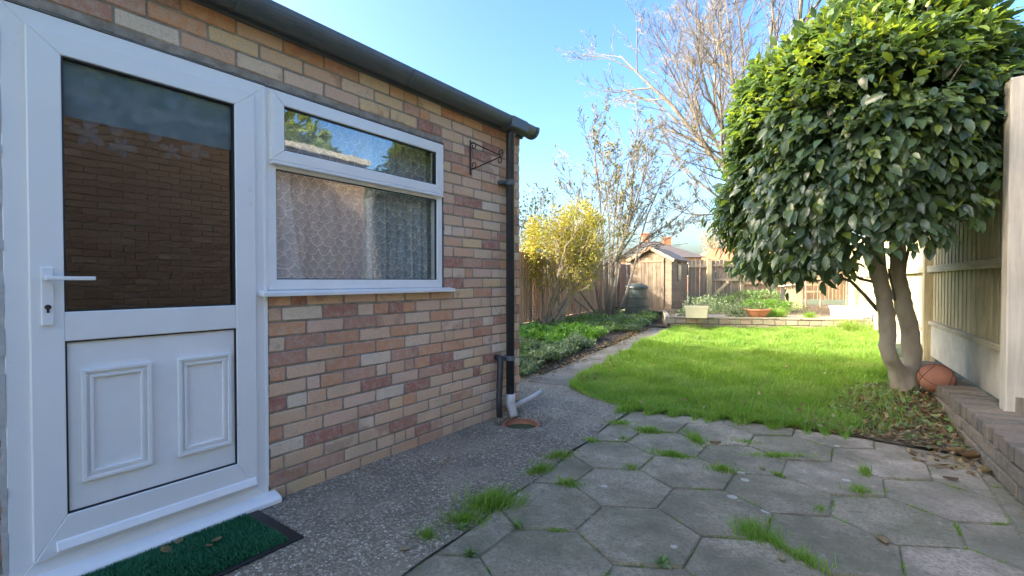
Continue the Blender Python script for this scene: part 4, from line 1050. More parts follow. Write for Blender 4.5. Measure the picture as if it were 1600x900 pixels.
# ============================================================ FAR HOUSES
def house(name, c, W_, D_, eave, ridge, a, roofm, label, chim=(), hip=.9):
    h = empty(name, c, label, 'house'); Mx = Matrix.Translation(c) @ Matrix.Rotation(a, 4, 'Z')
    wo = MB().box(-W_ / 2, W_ / 2, -D_ / 2, D_ / 2, 0, eave, Mx).build('wall', M['brick_wall2'], h)
    e = .35; hp = hip
    vs = [(-W_ / 2 - e, -D_ / 2 - e, eave), (W_ / 2 + e, -D_ / 2 - e, eave), (W_ / 2 + e, D_ / 2 + e, eave), (-W_ / 2 - e, D_ / 2 + e, eave), (-W_ / 2 + hp * D_ / 2, 0, ridge), (W_ / 2 - hp * D_ / 2, 0, ridge)]
    ro = MB().add([Mx @ Vector(v) for v in vs], [(0, 3, 2, 1), (0, 1, 5, 4), (1, 2, 5), (2, 3, 4, 5), (3, 0, 4)]).build('roof', M[roofm], h)
    MB().tube([Mx @ Vector(vs[4]), Mx @ Vector(vs[5])], .12, 6).build('ridge_tiles', M['tile_red'] if roofm == 'tile_red' else M['tile_dark'], ro)
    for (x, y, z0, z1) in chim:
        co = MB().box(x - .35, x + .35, y - .35, y + .35, z0, z1, Mx).box(x - .4, x + .4, y - .4, y + .4, z1, z1 + .12, Mx).build('chimney', M['tile_red'], ro)
        MB().lathe([(.12, 0), (.1, .3), (.07, .3), (.07, 0)], Mx @ Vector((x, y, z1 + .12)), 10).build('chimney_pot', M['tile_red'], co) if False else None
    for x in (-W_ * .3, 0, W_ * .3):
        f = bev(MB().box(x - .6, x + .6, -D_ / 2 - .04, -D_ / 2 + .05, eave - 1.7, eave - .5, Mx).build('window', M['upvc'], h), .01)
        MB().box(x - .52, x + .52, -D_ / 2 - .05, -D_ / 2 - .041, eave - 1.62, eave - .58, Mx).build('pane', M['glass_dark'], f)
    return h
c = at(1018, 440, 46); c.z = 0
house('bungalow', c, 7.5, 6.5, 3.15, 4.75, R(30), 'tile_dark', 'distant bungalow with a dark hipped roof and two red chimneys behind the shed', ((-.55, .3, 4.0, 5.55), (1.45, .2, 3.6, 5.15)))
c = at(1150, 440, 62); c.z = 0
house('bungalow', c, 13, 7, 2.7, 5.2, R(36), 'tile_red', 'distant house with an orange red tiled roof beyond the rear fence', ())

# ============================================================ TREES AND PLANTS
def grow(out, P, D, L_, r, depth, nch, rg, up=.25, wob=.18, spread=.7, shrink=.62, r_end=.35, nseg=5, rmin=.003, tips=None, start=.25):
    pts = [P.copy()]; rad = [r]; d = D.normalized(); p = P.copy()
    for i in range(nseg):
        d = (d + Vector((rg.gauss(0, wob), rg.gauss(0, wob), rg.gauss(0, wob) + up * .3))).normalized()
        p = p + d * L_ / nseg; pts.append(p.copy()); rad.append(max(rmin, r * (1 - (1 - r_end) * (i + 1) / nseg)))
    out.append((pts, rad))
    if tips is not None and depth <= 1: tips += [(q, d) for q in pts[1:]]
    if depth <= 0: return
    n = nch[-depth] if depth <= len(nch) else 3
    for k in range(n):
        t = start + (1 - start) * (k + rg.random()) / n; f = t * nseg; i = min(nseg - 1, int(f)); fr = f - i
        q = pts[i].lerp(pts[i + 1], fr); dd = (pts[i + 1] - pts[i]).normalized()
        ax = dd.orthogonal().normalized(); ax.rotate(Matrix.Rotation(rg.uniform(0, 6.283), 3, dd))
        nd = (dd * math.cos(spread * rg.uniform(.6, 1.3)) + ax * math.sin(spread * rg.uniform(.6, 1.3))).normalized()
        grow(out, q, nd, L_ * shrink * rg.uniform(.6, 1.15) * (1.15 - .5 * t), max(rmin, (rad[i] * .62)), depth - 1, nch, rg, up, wob, spread, shrink, r_end, max(3, nseg - 1), rmin, tips, start)
def tubes(out, sides=None):
    m = MB()
    for pts, rad in out: m.tube(pts, rad, (8 if rad[0] > .05 else 5 if rad[0] > .015 else 3), cap=rad[0] > .01)
    return m

# big bare tree beyond the garden
rg = random.Random(5); tbase = at(1190, 470, 18.5); tbase.z = 0
bt = empty('bare_tree', tbase, 'tall leafless tree with pale fanning branches behind the evergreen crown', 'tree')
out = []; fork = tbase + Vector((-.4, 0, 4.3))
trk = MB().tube([tbase, tbase + Vector((-.1, 0, 1.5)), tbase + Vector((-.25, 0, 3)), fork, fork + Vector((-.1, 0, .5))], [.30, .24, .21, .2, .14], 12).build('trunk', M['bark_grey'], bt, sm=True)
rt = Vector((.81, .586, 0)); fw = Vector((-.586, .81, 0)); limbs = []
for (dr, df, dz, L_, r, z) in ((-.42, .1, 1, 8.6, .12, 0), (-.75, -.2, .75, 6.2, .085, .1), (-.15, .2, 1, 10.5, .13, .2), (.15, -.2, 1, 10.5, .12, .3), (.45, .2, 1, 9.5, .11, .2), (.8, 0, .9, 7.5, .09, .1), (-.95, .2, .42, 4.6, .06, -.5), (-.3, -.6, .9, 7.5, .08, .1), (.2, .7, .9, 8, .08, 0), (-.9, 0, .15, 3.6, .045, -.7), (-.60, .3, .95, 7.6, .09, .2), (-.85, .1, .7, 6.6, .07, -.2), (-.5, -.4, 1, 8.0, .08, .3), (-.3, .5, 1, 9, .09, .1), (-.9, -.3, .5, 5.4, .06, -.4), (-.75, .3, 1.0, 7.0, .07, .1)):
    d_ = rt * dr + fw * df + Vector((0, 0, dz)); grow(out, fork + Vector((0, 0, z)), d_, L_, r, 3, (9, 7, 8), rg, .30, .14, .62, .47, .2, 7, .0065)
limb_o = tubes(out).build('crown', M['bark_pale'], bt)

# multi-stemmed sparse tree by the left fence
rg = random.Random(9); b0 = at(952, 500, 12.4); b0.z = .02
st = empty('sparse_tree', b0, 'multi stemmed small tree with bare twigs and few leaves beside the compost bin', 'tree')
out = []; tips = []
for (dr, df, dz, L_, r, ox) in ((-.32, -.1, 1, 3.6, .035, -.12), (-.12, .1, 1, 4.9, .045, -.05), (.02, 0, 1, 5.4, .04, 0), (.12, .2, 1, 4.6, .04, .08), (.30, -.1, 1, 4.4, .035, .12), (.45, .1, .9, 3.6, .03, .15), (-.55, .1, .95, 3.3, .028, -.18), (-.02, -.3, 1, 4.2, .03, 0), (.6, 0, .7, 3.2, .028, .2), (.22, .3, 1, 4.4, .03, .05), (-.28, .3, 1, 4.0, .03, -.1), (.85, .1, .75, 3.6, .03, .2), (.65, -.2, 1, 4.0, .03, .2), (1.0, .3, .45, 3.0, .025, .2), (.4, .5, 1.1, 4.2, .03, .1), (-.7, .2, .6, 2.6, .022, -.2)):
    if abs(dr) < .35 or dr < 0: grow(out, b0 + rt * ox, rt * dr + fw * df + Vector((0, 0, dz)), L_, r, 3, (6, 5, 7), rg, .16, .08, .62, .44, .25, 6, .0055, tips, .30)
    else:
        k0 = b0 + rt * ox * .5 + Vector((0, 0, 1.55)); out.append(([b0 + rt * ox * .3, k0 - Vector((0, 0, .7)), k0], [r * 1.1, r, r])); grow(out, k0, rt * dr + fw * df + Vector((0, 0, dz)), L_ * .8, r, 3, (6, 5, 7), rg, .16, .08, .62, .46, .25, 6, .0055, tips, .15)
stems = [o for o in out if o[1][0] > .026]; twigs = [o for o in out if o[1][0] <= .026]
tubes(stems).build('trunk', M['bark_pale'], st); tubes(twigs).build('twigs', M['bark_grey'], st)
tp_ = [t for t in tips if (t[0].z > 2.2 and rg.random() < .085 + (.12 if abs((t[0] - b0).dot(rt)) < .5 and t[0].z < 5 else 0))]
P = np.array([tuple(t[0]) for t in tp_]); N_ = nrg.normal(0, 1, P.shape) + [0, 0, .2]
P = np.repeat(P, 2, 0) + nrg.normal(0, .03, (len(P) * 2, 3)); N_ = np.repeat(N_, 2, 0)
V_, T_ = leaves(P, nz(N_), .085, tpl=LEAF2); tag(tri_mesh('leaves', V_, T_, M['olive'], st), kind='stuff')

# yellow shrub
rg = random.Random(21); b1 = at(852, 517, 10.4); b1.z = .0
ys = empty('yellow_shrub', b1, 'large rounded shrub with yellow and orange autumn leaves on bare stems before the brown fence', 'shrub')
cc = at(890, 386, 10.4); out = []; tips = []
for k in range(17):
    tgt = cc + rt * rg.uniform(-.75, .85) + fw * rg.uniform(-.6, .6) + Vector((0, 0, rg.uniform(-.3, .6)))
    s = b1 + rt * rg.uniform(-.15, .35) + fw * rg.uniform(-.1, .1); dd = tgt - s
    grow(out, s, dd, dd.length, .022 + rg.random() * .016, 2, (5, 6), rg, .05, .08, .55, .42, .35, 6, .004, tips, .4)
tubes(out).build('stems', M['bark_light'], ys)
k = 27000; q = nz(nrg.normal(0, 1, (k, 3))) * (nrg.uniform(0, 1, (k, 1)) ** .42)
cl = np.array([mnoise.noise(Vector((float(a), float(b), float(c_))) * 2.1) for a, b, c_ in q]); q = q[(cl > -.12) | (np.linalg.norm(q, axis=1) < .5)]
q = q[~((q[:, 2] < -.35) & (nrg.uniform(0, 1, len(q)) < .55))]
ls = 1 + nrg.normal(0, .06, len(q)) + .14 * np.sin(q[:, 0] * 9) + .08 * np.cos(q[:, 1] * 7 + q[:, 2] * 6)
P = np.array(cc)[None] + (q[:, 0:1] * np.array(rt)[None] * 1.2 + q[:, 1:2] * np.array(fw)[None] * .9 + q[:, 2:3] * np.array([[0, 0, .95]])) * ls[:, None]
V_, T_ = leaves(P, nz(q + 1e-3), .06, tpl=LEAF2); tag(tri_mesh('crown', V_, T_, M['yellow'], ys), kind='stuff')
def bush(name, c, rx, rz_, n, size, mat, label, cat='bush', group=None, stemm='bark_grey', stems=6, ry=None, tpl=LEAF2, hollow=.4, seed=1, gap=-.2, low=-.99):
    o = empty(name, (c[0], c[1], c[2]), label, cat, group); rg2 = np.random.default_rng(seed); rr = random.Random(seed)
    q = nz(rg2.normal(0, 1, (n, 3))) * (rg2.uniform(0, 1, (n, 1)) ** hollow)
    cl = np.array([mnoise.noise(Vector((float(a) + seed, float(b), float(d_))) * 2.3) for a, b, d_ in q]); q = q[(cl > gap) & (q[:, 2] > low)]
    P = np.array([c[0], c[1], c[2] + rz_])[None] + q * np.array([[rx, ry or rx, rz_]]) * (1 + .12 * np.sin(q[:, :1] * 8 + seed))
    if stems:
        out = []
        for k in range(stems):
            dd = Vector((rr.uniform(-1, 1) * rx, rr.uniform(-1, 1) * rx, rz_ * 1.5)); grow(out, Vector(c), dd, dd.length, max(.006, .012 * rz_), 1, (5,), rr, .1, .1, .5, .4, .4, 4, .003)
        tubes(out).build('stems', M[stemm], o)
    V_, T_ = leaves(P, nz(q + 1e-3), size, tpl=tpl, rg=rg2); tag(tri_mesh('foliage', V_, T_, M[mat], o), kind='stuff'); return o
c = at(838, 420, 15.0); c.z = 0
bush('evergreen_shrub', c, .85, 2.0, 3600, .11, 'darkev', 'blue green evergreen shrub rising behind the left fence and yellow shrub', 'shrub', seed=4, gap=-.1)
c = at(1132, 440, 82); c.z = 0
rg = random.Random(31); ft = empty('far_tree', c, 'distant rounded tree with thin russet leaves over the red roof', 'tree'); out = []
for k in range(10): grow(out, c + Vector((0, 0, 2.5)), Vector((rg.uniform(-1, 1), rg.uniform(-1, 1), 1.5)), rg.uniform(5.5, 8), .16, 2, (7, 8), rg, .2, .12, .6, .5, .3, 5, .03)
out.append(([c, c + Vector((0, 0, 3.2))], [.4, .3])); tubes(out).build('trunk', M['bark_light'], ft)
k = 2600; q = nz(nrg.normal(0, 1, (k, 3))) * (nrg.uniform(0, 1, (k, 1)) ** .4); P = np.array(c)[None] + [0, 0, 7.6] + q * [4.3, 4.3, 3.9]
V_, T_ = leaves(P, nz(q), .3, tpl=LEAF2); tag(tri_mesh('crown', V_, T_, M['russet'], ft), kind='stuff')
# tall evergreens behind the neighbour, mirrored in the panes
for i, (x, y, r_, h_) in enumerate(((7.6, 1.8, 2.4, 2.9), (7.0, 5.6, 2.0, 2.6), (8.2, -2.3, 2.4, 3.1), (8.5, 9.4, 1.7, 2.1))):
    bush('tall_conifer', (x, y, .2), r_, h_, 14000, .28, 'green_far', ['tall green hedge tree beyond the neighbour, broadest one mirrored in the upper window', 'green tree beyond the neighbour, mirrored at the right of the upper window', 'tallest green tree beyond the neighbour, mirrored above the door glass', 'smallest green tree beyond the neighbour, farthest from the house'][i], 'tree', 'trees behind the neighbouring extension', seed=40 + i, hollow=.25, gap=-.35)

for i, (x, y, r_, h_) in enumerate(((3.3, 7.6, 1.0, 1.0), (3.9, 11.0, 1.3, 1.1), (3.2, 15.0, 1.2, 1.0), (6.5, 13.5, 2.0, 1.9))):
    bush('hedge_shrub', (x, y, -.05), r_, h_, 2600, .13, 'green_far', ['low round shrub just beyond the right fence', 'broader round shrub beyond the right fence, second from the house', 'farthest low shrub beyond the right fence', 'largest shrub in the neighbouring garden, set back from the fence'][i], 'shrub', 'shrubs in the neighbouring garden', seed=70 + i, hollow=.25, gap=-.35)
# ---------------- camellia-like evergreen tree
tbs = at(1419, 632, 4.12)
ct = empty('evergreen_tree', (tbs.x, tbs.y, .08), 'clipped glossy evergreen tree with a smooth twisting double trunk beside the fence', 'tree')
def T3(px, py, Z): return at(px, py, Z)
def trunk_skin(chains, name, mat):
    me = bpy.data.meshes.new(name); V = []; E = []; Rr = []
    for ch in chains:
        prev = None
        for p, r in ch:
            key = None
            for i, v in enumerate(V):
                if (v - p).length < 1e-5: key = i
            if key is None: V.append(p); Rr.append(r); key = len(V) - 1
            if prev is not None: E.append((prev, key))
            prev = key
    o0 = org(ct); me.from_pydata([v - o0 for v in V], E, [])
    o = bpy.data.objects.new(name, me); COL.objects.link(o); o.parent = ct; me.materials.append(M[mat])
    md = o.modifiers.new('skin', 'SKIN')
    for i, r in enumerate(Rr): me.skin_vertices[0].data[i].radius = (r, r)
    me.skin_vertices[0].data[0].use_root = True
    s_ = o.modifiers.new('sub', 'SUBSURF'); s_.levels = 2; s_.render_levels = 2; md.use_smooth_shade = True
    tx = bpy.data.textures.new('bark_lumps', 'CLOUDS'); tx.noise_scale = .085
    dm = o.modifiers.new('disp', 'DISPLACE'); dm.texture = tx; dm.strength = .034; dm.mid_level = .5
    return o
Zt = 4.12
base = T3(1417, 640, Zt); n1 = T3(1416, 600, Zt)
ch = [[(T3(1418, 648, Zt), .125), (base, .10), (n1, .085)],
      [(n1, .085), (T3(1427, 560, Zt), .075), (T3(1424, 520, Zt), .072), (T3(1413, 480, Zt), .068), (T3(1404, 440, Zt), .062), (T3(1403, 400, Zt + .02), .058), (T3(1402, 350, Zt + .05), .05), (T3(1410, 280, Zt + .05), .045), (T3(1420, 200, Zt), .035)],
      [(n1, .085), (T3(1398, 570, Zt - .05), .062), (T3(1387, 548, Zt - .08), .060), (T3(1388, 510, Zt - .08), .062), (T3(1382, 470, Zt - .06), .062), (T3(1374, 430, Zt - .05), .066), (T3(1366, 390, Zt - .03), .068), (T3(1364, 350, Zt), .062), (T3(1350, 290, Zt), .05), (T3(1330, 200, Zt), .035)]]
trunk_skin(ch, 'trunk', 'bark_smooth')
br = MB()
for pts, r in (([(1372, 485), (1352, 462), (1330, 440), (1305, 430), (1270, 428), (1235, 422)], .016), ([(1372, 442), (1345, 436), (1322, 424), (1300, 410)], .013),
               ([(1412, 420), (1420, 385), (1436, 350), (1450, 330)], .013), ([(1400, 470), (1392, 440), (1388, 420)], .010), ([(1405, 350), (1450, 300), (1500, 260), (1540, 200)], .03), ([(1360, 360), (1300, 330), (1230, 310), (1180, 300)], .032),
               ([(1305, 430), (1275, 440), (1240, 436)], .007), ([(1362, 350), (1290, 280), (1230, 210)], .03), ([(1405, 330), (1450, 230), (1500, 120)], .03), ([(1330, 440), (1318, 420), (1290, 395), (1240, 380)], .009)):
    p3 = [T3(a, b, Zt - .02 * i) for i, (a, b) in enumerate(pts)]; br.tube(p3, [r * (1 - .11 * i) for i in range(len(p3))], 7)
br.build('branches', M['bark_grey'], ct, sm=True)
# crown: leafy shell of a dome that hangs lower on the garden side
CC = np.array(at(1350, 222, 4.2)); rta = np.array(rt); fwa = np.array(fw)
k = 64000; rgc = np.random.default_rng(3)
u = nz(rgc.normal(0, 1, (k, 3)))
def crown_r(u):
    """radius of the crown along unit direction (right, forward, up): squarish dome with lumps"""
    a = np.abs(u); p = np.where(u[:, 2] > 0, 2.1, 3.0)
    den = ((a[:, 0] / np.where(u[:, 0] > 0, .84, 1.02)) ** p + (a[:, 1] / 1.02) ** p + (a[:, 2] / np.where(u[:, 2] > 0, 1.09, 1.42)) ** p) ** (1 / p)
    r = 1 / den
    lump = np.array([mnoise.noise(Vector((float(x), float(y), float(z))) * 1.9) * .13 + mnoise.noise(Vector((float(x), float(y), float(z))) * 6 + Vector((5, 1, 2))) * .10 for x, y, z in u])
    return r * (1 + lump)
rr_ = crown_r(u); lay = rgc.uniform(0, 1, k); f_ = np.where(lay < .72, 1 + rgc.normal(-.05, .055, k), rgc.uniform(.35, .95, k))
Q = u * (rr_ * f_)[:, None]
P = CC[None] + Q[:, 0:1] * rta + Q[:, 1:2] * fwa + Q[:, 2:3] * np.array([0, 0, 1.0])
# underside: lower on the left (garden side), high above the trunk and by the fence
floor_z = 1.10 + .62 * np.clip((Q[:, 0] + .75) / .95, 0, 1) + .06 * np.sin(Q[:, 0] * 9 + Q[:, 1] * 7) + .05 * np.sin(Q[:, 1] * 15)
hole = np.array([mnoise.noise(Vector((float(a) * 3.1, float(b) * 3.1, float(c_) * 3.1)) + Vector((9, 2, 4))) for a, b, c_ in Q])
keep = (P[:, 2] > floor_z + rgc.uniform(-.06, .14, k)) & (hole < .34)
# keep out of the fence boards
keep &= ~((P[:, 0] > (.815 + FS * (P[:, 1] - 4.71)) - .07) & (P[:, 2] < 2.30))
P = P[keep]; u = u[keep]; 
Nw = u[:, 0:1] * rta + u[:, 1:2] * fwa + u[:, 2:3] * np.array([0, 0, 1.0])
n = len(P); D = nz(Nw * .75 + np.array([0, 0, -.55]) * (1 - .6 * np.clip(u[:, 2:3], 0, 1)) + rgc.normal(0, .42, (n, 3)))
Fc = nz(np.array([0, 0, .75]) + Nw * .75 + rgc.normal(0, .30, (n, 3))); Xa = nz(np.cross(D, Fc)); Fc = np.cross(Xa, D)
s_ = .092 * (1 + rgc.uniform(-.45, .35, n)); Sc = np.stack([s_ * .78, s_, s_], 1)
dist = np.linalg.norm(P - np.array([0, 0, CAM_H]), axis=1)
order = np.argsort(dist); near = order[:900][::3]; mask = np.ones(n, bool); mask[near] = False
V_, T_ = inst(LEAF[0], LEAF[1], P[mask], Xa[mask], D[mask], Fc[mask], Sc[mask])
tag(tri_mesh('crown', V_, T_, M['camellia'], ct, sm=True), kind='stuff')
lme = bpy.data.meshes.new('leaf'); lme.from_pydata(LEAF[0], [], LEAF[1]); lme.materials.append(M['camellia']); smo = [True] * len(lme.polygons); lme.polygons.foreach_set('use_smooth', smo)
oc = org(ct)
M['young_sunlit'] = m_leaf('young_sunlit_yellow_green_leaf', [(.30, .36, .06), (.38, .40, .07), (.24, .33, .06), (.34, .42, .10)], .4, .45, .5)  # new-growth yellow-green, also painting sunlight into the leaves of the upper left side
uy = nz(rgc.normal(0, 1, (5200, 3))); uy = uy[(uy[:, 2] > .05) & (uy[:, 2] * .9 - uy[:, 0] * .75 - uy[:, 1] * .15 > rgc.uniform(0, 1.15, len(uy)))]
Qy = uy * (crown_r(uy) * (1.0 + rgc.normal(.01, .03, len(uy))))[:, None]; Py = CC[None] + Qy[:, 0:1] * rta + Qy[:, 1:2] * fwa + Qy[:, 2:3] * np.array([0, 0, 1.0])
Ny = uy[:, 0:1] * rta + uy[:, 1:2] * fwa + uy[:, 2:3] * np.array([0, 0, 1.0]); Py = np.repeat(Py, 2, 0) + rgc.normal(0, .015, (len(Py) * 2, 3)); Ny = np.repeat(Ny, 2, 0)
Vy, Ty = leaves(Py, nz(Ny + rgc.normal(0, .4, Ny.shape)), .072, aspect=.75, rg=rgc); tag(tri_mesh('young_sunlit_leaves', Vy, Ty, M['young_sunlit'], ct, sm=True), kind='stuff')
shoots = MB()
for i in range(170):
    uu = Vector(rgc.normal(0, 1, 3)).normalized()
    if uu.z < -.2: continue
    rr0 = float(crown_r(np.array([tuple(uu)]))[0]); base_ = Vector(CC) + rt * uu.x * rr0 * .8 + fw * uu.y * rr0 * .8 + Vector((0, 0, uu.z * rr0 * .8))
    if base_.x > .815 + FS * (base_.y - 4.71) - .1 and base_.z < 2.4: continue
    dr_ = (rt * uu.x + fw * uu.y + Vector((0, 0, uu.z + .5))).normalized(); L0 = rr0 * rgc.uniform(.24, .36)
    shoots.tube([base_, base_ + dr_ * L0 * .6, base_ + dr_ * L0 + Vector((0, 0, .02))], [.006, .004, .002], 4)
tag(shoots.build('shoots', M['bark_grey'], ct), kind='stuff')
for i in near:
    o = bpy.data.objects.new('leaf', lme); COL.objects.link(o); o.parent = ct
    Mx = Matrix(((Xa[i][0] * Sc[i][0], D[i][0] * Sc[i][1], Fc[i][0] * Sc[i][2], P[i][0] - oc.x), (Xa[i][1] * Sc[i][0], D[i][1] * Sc[i][1], Fc[i][1] * Sc[i][2], P[i][1] - oc.y), (Xa[i][2] * Sc[i][0], D[i][2] * Sc[i][1], Fc[i][2] * Sc[i][2], P[i][2] - oc.z), (0, 0, 0, 1)))
    o.matrix_local = Mx

# ---------------- basketball lodged between trunk and wall
bc = at(1465, 591, 3.86)
ball = empty('basketball', bc, 'worn orange basketball lodged between the tree trunk and the low wall', 'ball')
tbm = m_plain('worn_orange_rubber', (.33, .13, .075), (.40, .18, .11), 12, .75, .0006, bsc=220)
me = bpy.data.meshes.new('ball_skin'); bm = bmesh.new(); bmesh.ops.create_icosphere(bm, subdivisions=5, radius=.12); bm.to_mesh(me); bm.free()
o = link('ball_skin', me, tbm, ball, bc); smooth(o)
Rb = Matrix.Rotation(R(35.9 - 40), 3, 'Z') @ Matrix.Rotation(R(28), 3, 'Y') @ Matrix.Rotation(R(20), 3, 'X')
for kind_ in range(4):
    pts = []
    for i in range(65):
        a = 2 * math.pi * i / 64
        if kind_ == 0: v = Vector((math.cos(a), math.sin(a), 0))
        elif kind_ == 1: v = Vector((math.cos(a), 0, math.sin(a)))
        else:
            sg = 1 if kind_ == 2 else -1; v = Vector((sg * (.62 + .14 * math.cos(2 * a)), .8 * math.cos(a), .8 * math.sin(a))).normalized()
        pts.append(bc + (Rb @ v) * .1196)
    MB().tube(pts, .0028, 6, cap=False).build('seam', M['gasket'], ball)

# ============================================================ GRASS AND GROUND COVER
LG = [(-2.50, 4.66), (-2.36, 4.25), (-2.0, 4.0), (-1.55, 3.80), (-1.0, 3.97), (-.4, 4.06), (.02, 4.2), (.02, 4.8), (-.08, 5.4), (.12, 6.05), (.5, 6.3), (.46, 9), (.35, 12.5), (-3.33, 10.92), (-3.2, 9.6)]
P = scatter(LG, 380000)
d_ = np.hypot(P[:, 0], P[:, 1]); keep = nrg.uniform(0, 1, len(P)) < np.clip(6.2 / d_, .3, 1) ** 1.3; P = P[keep]
cl = np.sin(P[:, 0] * 5.1 + 1.3 * np.sin(P[:, 1] * 3.3)) * np.sin(P[:, 1] * 4.7 + P[:, 0] * 2.1) + .6 * np.sin(P[:, 0] * 13 + P[:, 1] * 3) * np.sin(P[:, 1] * 11)
P[:, 2] = .012; hgt = .058 * (1 + .6 * cl + .5 * np.array([mnoise.noise(Vector((float(a), float(b), 0)) * 2.2) for a, b in P[:, :2]])); hgt = np.clip(hgt, .032, .14) * np.clip(d_[keep] / 5.5, .9, 1.35)
V1 = blades(P, hgt, .0052 * np.clip(d_[keep] / 5, 1, 2.0), .55)
tag(tri_mesh('lawn_grass', V1[0], V1[1], M['grass']), 'bright green uneven lawn grass between the path and the tree', 'grass', kind='stuff')
FP = [(-1.60, 3.72), (-1.53, 3.80), (-1.0, 3.97), (-.35, 4.06), (.0, 4.10)]; fr_ = []
for a_, b_ in zip(FP[:-1], FP[1:]):
    m_ = int(4200 * math.hypot(b_[0] - a_[0], b_[1] - a_[1])); t_ = nrg.uniform(0, 1, m_); wv = np.abs(nrg.normal(0, .035, m_)) * (1 + np.sin(t_ * 19 + a_[0] * 7))
    fr_.append(np.stack([a_[0] + (b_[0] - a_[0]) * t_, a_[1] + (b_[1] - a_[1]) * t_ + .035 - wv, np.full(m_, .0)], 1))
V1 = blades(np.concatenate(fr_), .045, .0045, 1.0); tag(tri_mesh('edge_grass', V1[0], V1[1], M['grass']), 'ragged grass creeping over the slabs at the lawn front edge', 'grass', kind='stuff')
# thin shaggy fringe where grass runs into the tree's soil
P = scatter([(-.7, 4.0), (.1, 4.1), (.45, 4.6), (.3, 5.2), (-.2, 6.0), (-.3, 5.0)], 2600); P[:, 2] = .02 + np.array([mound(a, b) for a, b in P[:, :2]])
V1 = blades(P, .06, .006, .9); tag(tri_mesh('sparse_grass', V1[0], V1[1], M['grass']), 'thin grass and weeds on the soil round the tree foot', 'grass', kind='stuff')
P = scatter(SOILP, 1500); P[:, 2] = .025 + np.array([mound(a, b) for a, b in P[:, :2]])
V1 = leaves(P, nz(nrg.normal(0, 1, P.shape) * [1, 1, .15] + [0, 0, .1]), .05, tpl=LEAF2); tag(tri_mesh('ivy_weeds', V1[0], V1[1], M['weed']), 'low dark weeds and seedlings on the soil beside the patio', 'weeds', kind='stuff')
# dead leaves: on the soil, along the path edge, on the terrace
P = np.concatenate([scatter(SOILP, 5200, .02), scatter([(.3, 3.7), (.6, 3.7), (.57, 4.2), (.2, 4.25)], 160, .008)])
P[:, 2] += np.array([mound(a, b) for a, b in P[:, :2]])
for t_ in range(900):
    s = nrg.uniform(.0, 6.5) ** 1.0; p = A + d * float(s) - nn_ * float(.27 + nrg.normal(0, .09)); P = np.vstack([P, [[p.x, p.y, .02]]])
for t_ in range(240):
    s = nrg.uniform(.0, 4.5); p = A + d * float(s) + nn_ * float(.30 + abs(nrg.normal(0, .09))); P = np.vstack([P, [[p.x, p.y, .035]]])
P = np.vstack([P, scatter(TERR, 2600, .245), scatter(LG, 420, .06)])
V1 = leaves(P, nz(nrg.normal(0, 1, P.shape) * [1, 1, .25]), .042, tpl=LEAF2); tag(tri_mesh('fallen_leaves', V1[0], V1[1], M['dead']), 'curled brown fallen leaves on soil, path edges and terrace', 'leaves', kind='stuff')
# twigs
tw = MB()
for i in range(60):
    p = Vector((rnd.uniform(.1, .6), rnd.uniform(3.9, 5.0), .03)); a = rnd.uniform(0, 6.3); l = rnd.uniform(.05, .18); p.z += mound(p.x, p.y)
    tw.tube([p, p + Vector((math.cos(a) * l, math.sin(a) * l, rnd.uniform(-.005, .02)))], .0018, 4)
tag(tw.build('fallen_twigs', M['bark_pale']), 'thin dry twigs scattered in the corner by the low wall', 'twigs', kind='stuff')

# planting beside the path
def carpet(name, poly, n, hmax, size, mat, label, seed, tpl=LEAF2, zb=0.0, den=1.3):
    rg2 = np.random.default_rng(seed); P = scatter(poly, n, zb, rg2)
    h = np.array([.5 + .9 * mnoise.noise(Vector((float(a) * den * 1.6, float(b) * den * 1.6, seed))) for a, b in P[:, :2]]); h = np.clip(h, .12, 1.2) * hmax
    P[:, 2] = zb + h * rg2.uniform(.3, 1, len(P)) ** .6
    V1 = leaves(P, nz(rg2.normal(0, .8, P.shape) + [0, 0, .5]), size, tpl=tpl, rg=rg2); return tag(tri_mesh(name, V1[0], V1[1], M[mat]), label, 'plants', kind='stuff')
carpet('ground_cover', [(-3.55, 5.0), (-3.95, 7.8), (-3.95, 10.6), (-4.4, 13.2), (-6.3, 13.8), (-5.75, 8.5), (-5.2, 5.0)], 26000, .27, .075, 'weed', 'mid green leafy ground cover between the brown fence and the path', 3, tpl=LEAF2)
carpet('grey_ground_cover', [(-3.0, 4.35), (-3.5, 7.2), (-4.0, 7.2), (-4.2, 4.4)], 16000, .26, .06, 'grey_weed', 'grey green spiky plants at the near end of the flower bed by the extension corner', 5)
carpet('bright_ground_cover', [(-3.55, 6.2), (-3.75, 8.2), (-5.2, 8.0), (-5.1, 5.8)], 12000, .36, .085, 'bright_weed', 'bright green broad leaved plants in the middle of the flower bed', 8)
carpet('far_ground_cover', [(-3.70, 9.3), (-3.98, 11.0), (-4.45, 13.1), (-5.3, 13.2), (-5.0, 10.5)], 12000, .24, .06, 'grey_weed', 'pale grey green plants at the far end of the flower bed beside the path', 12)
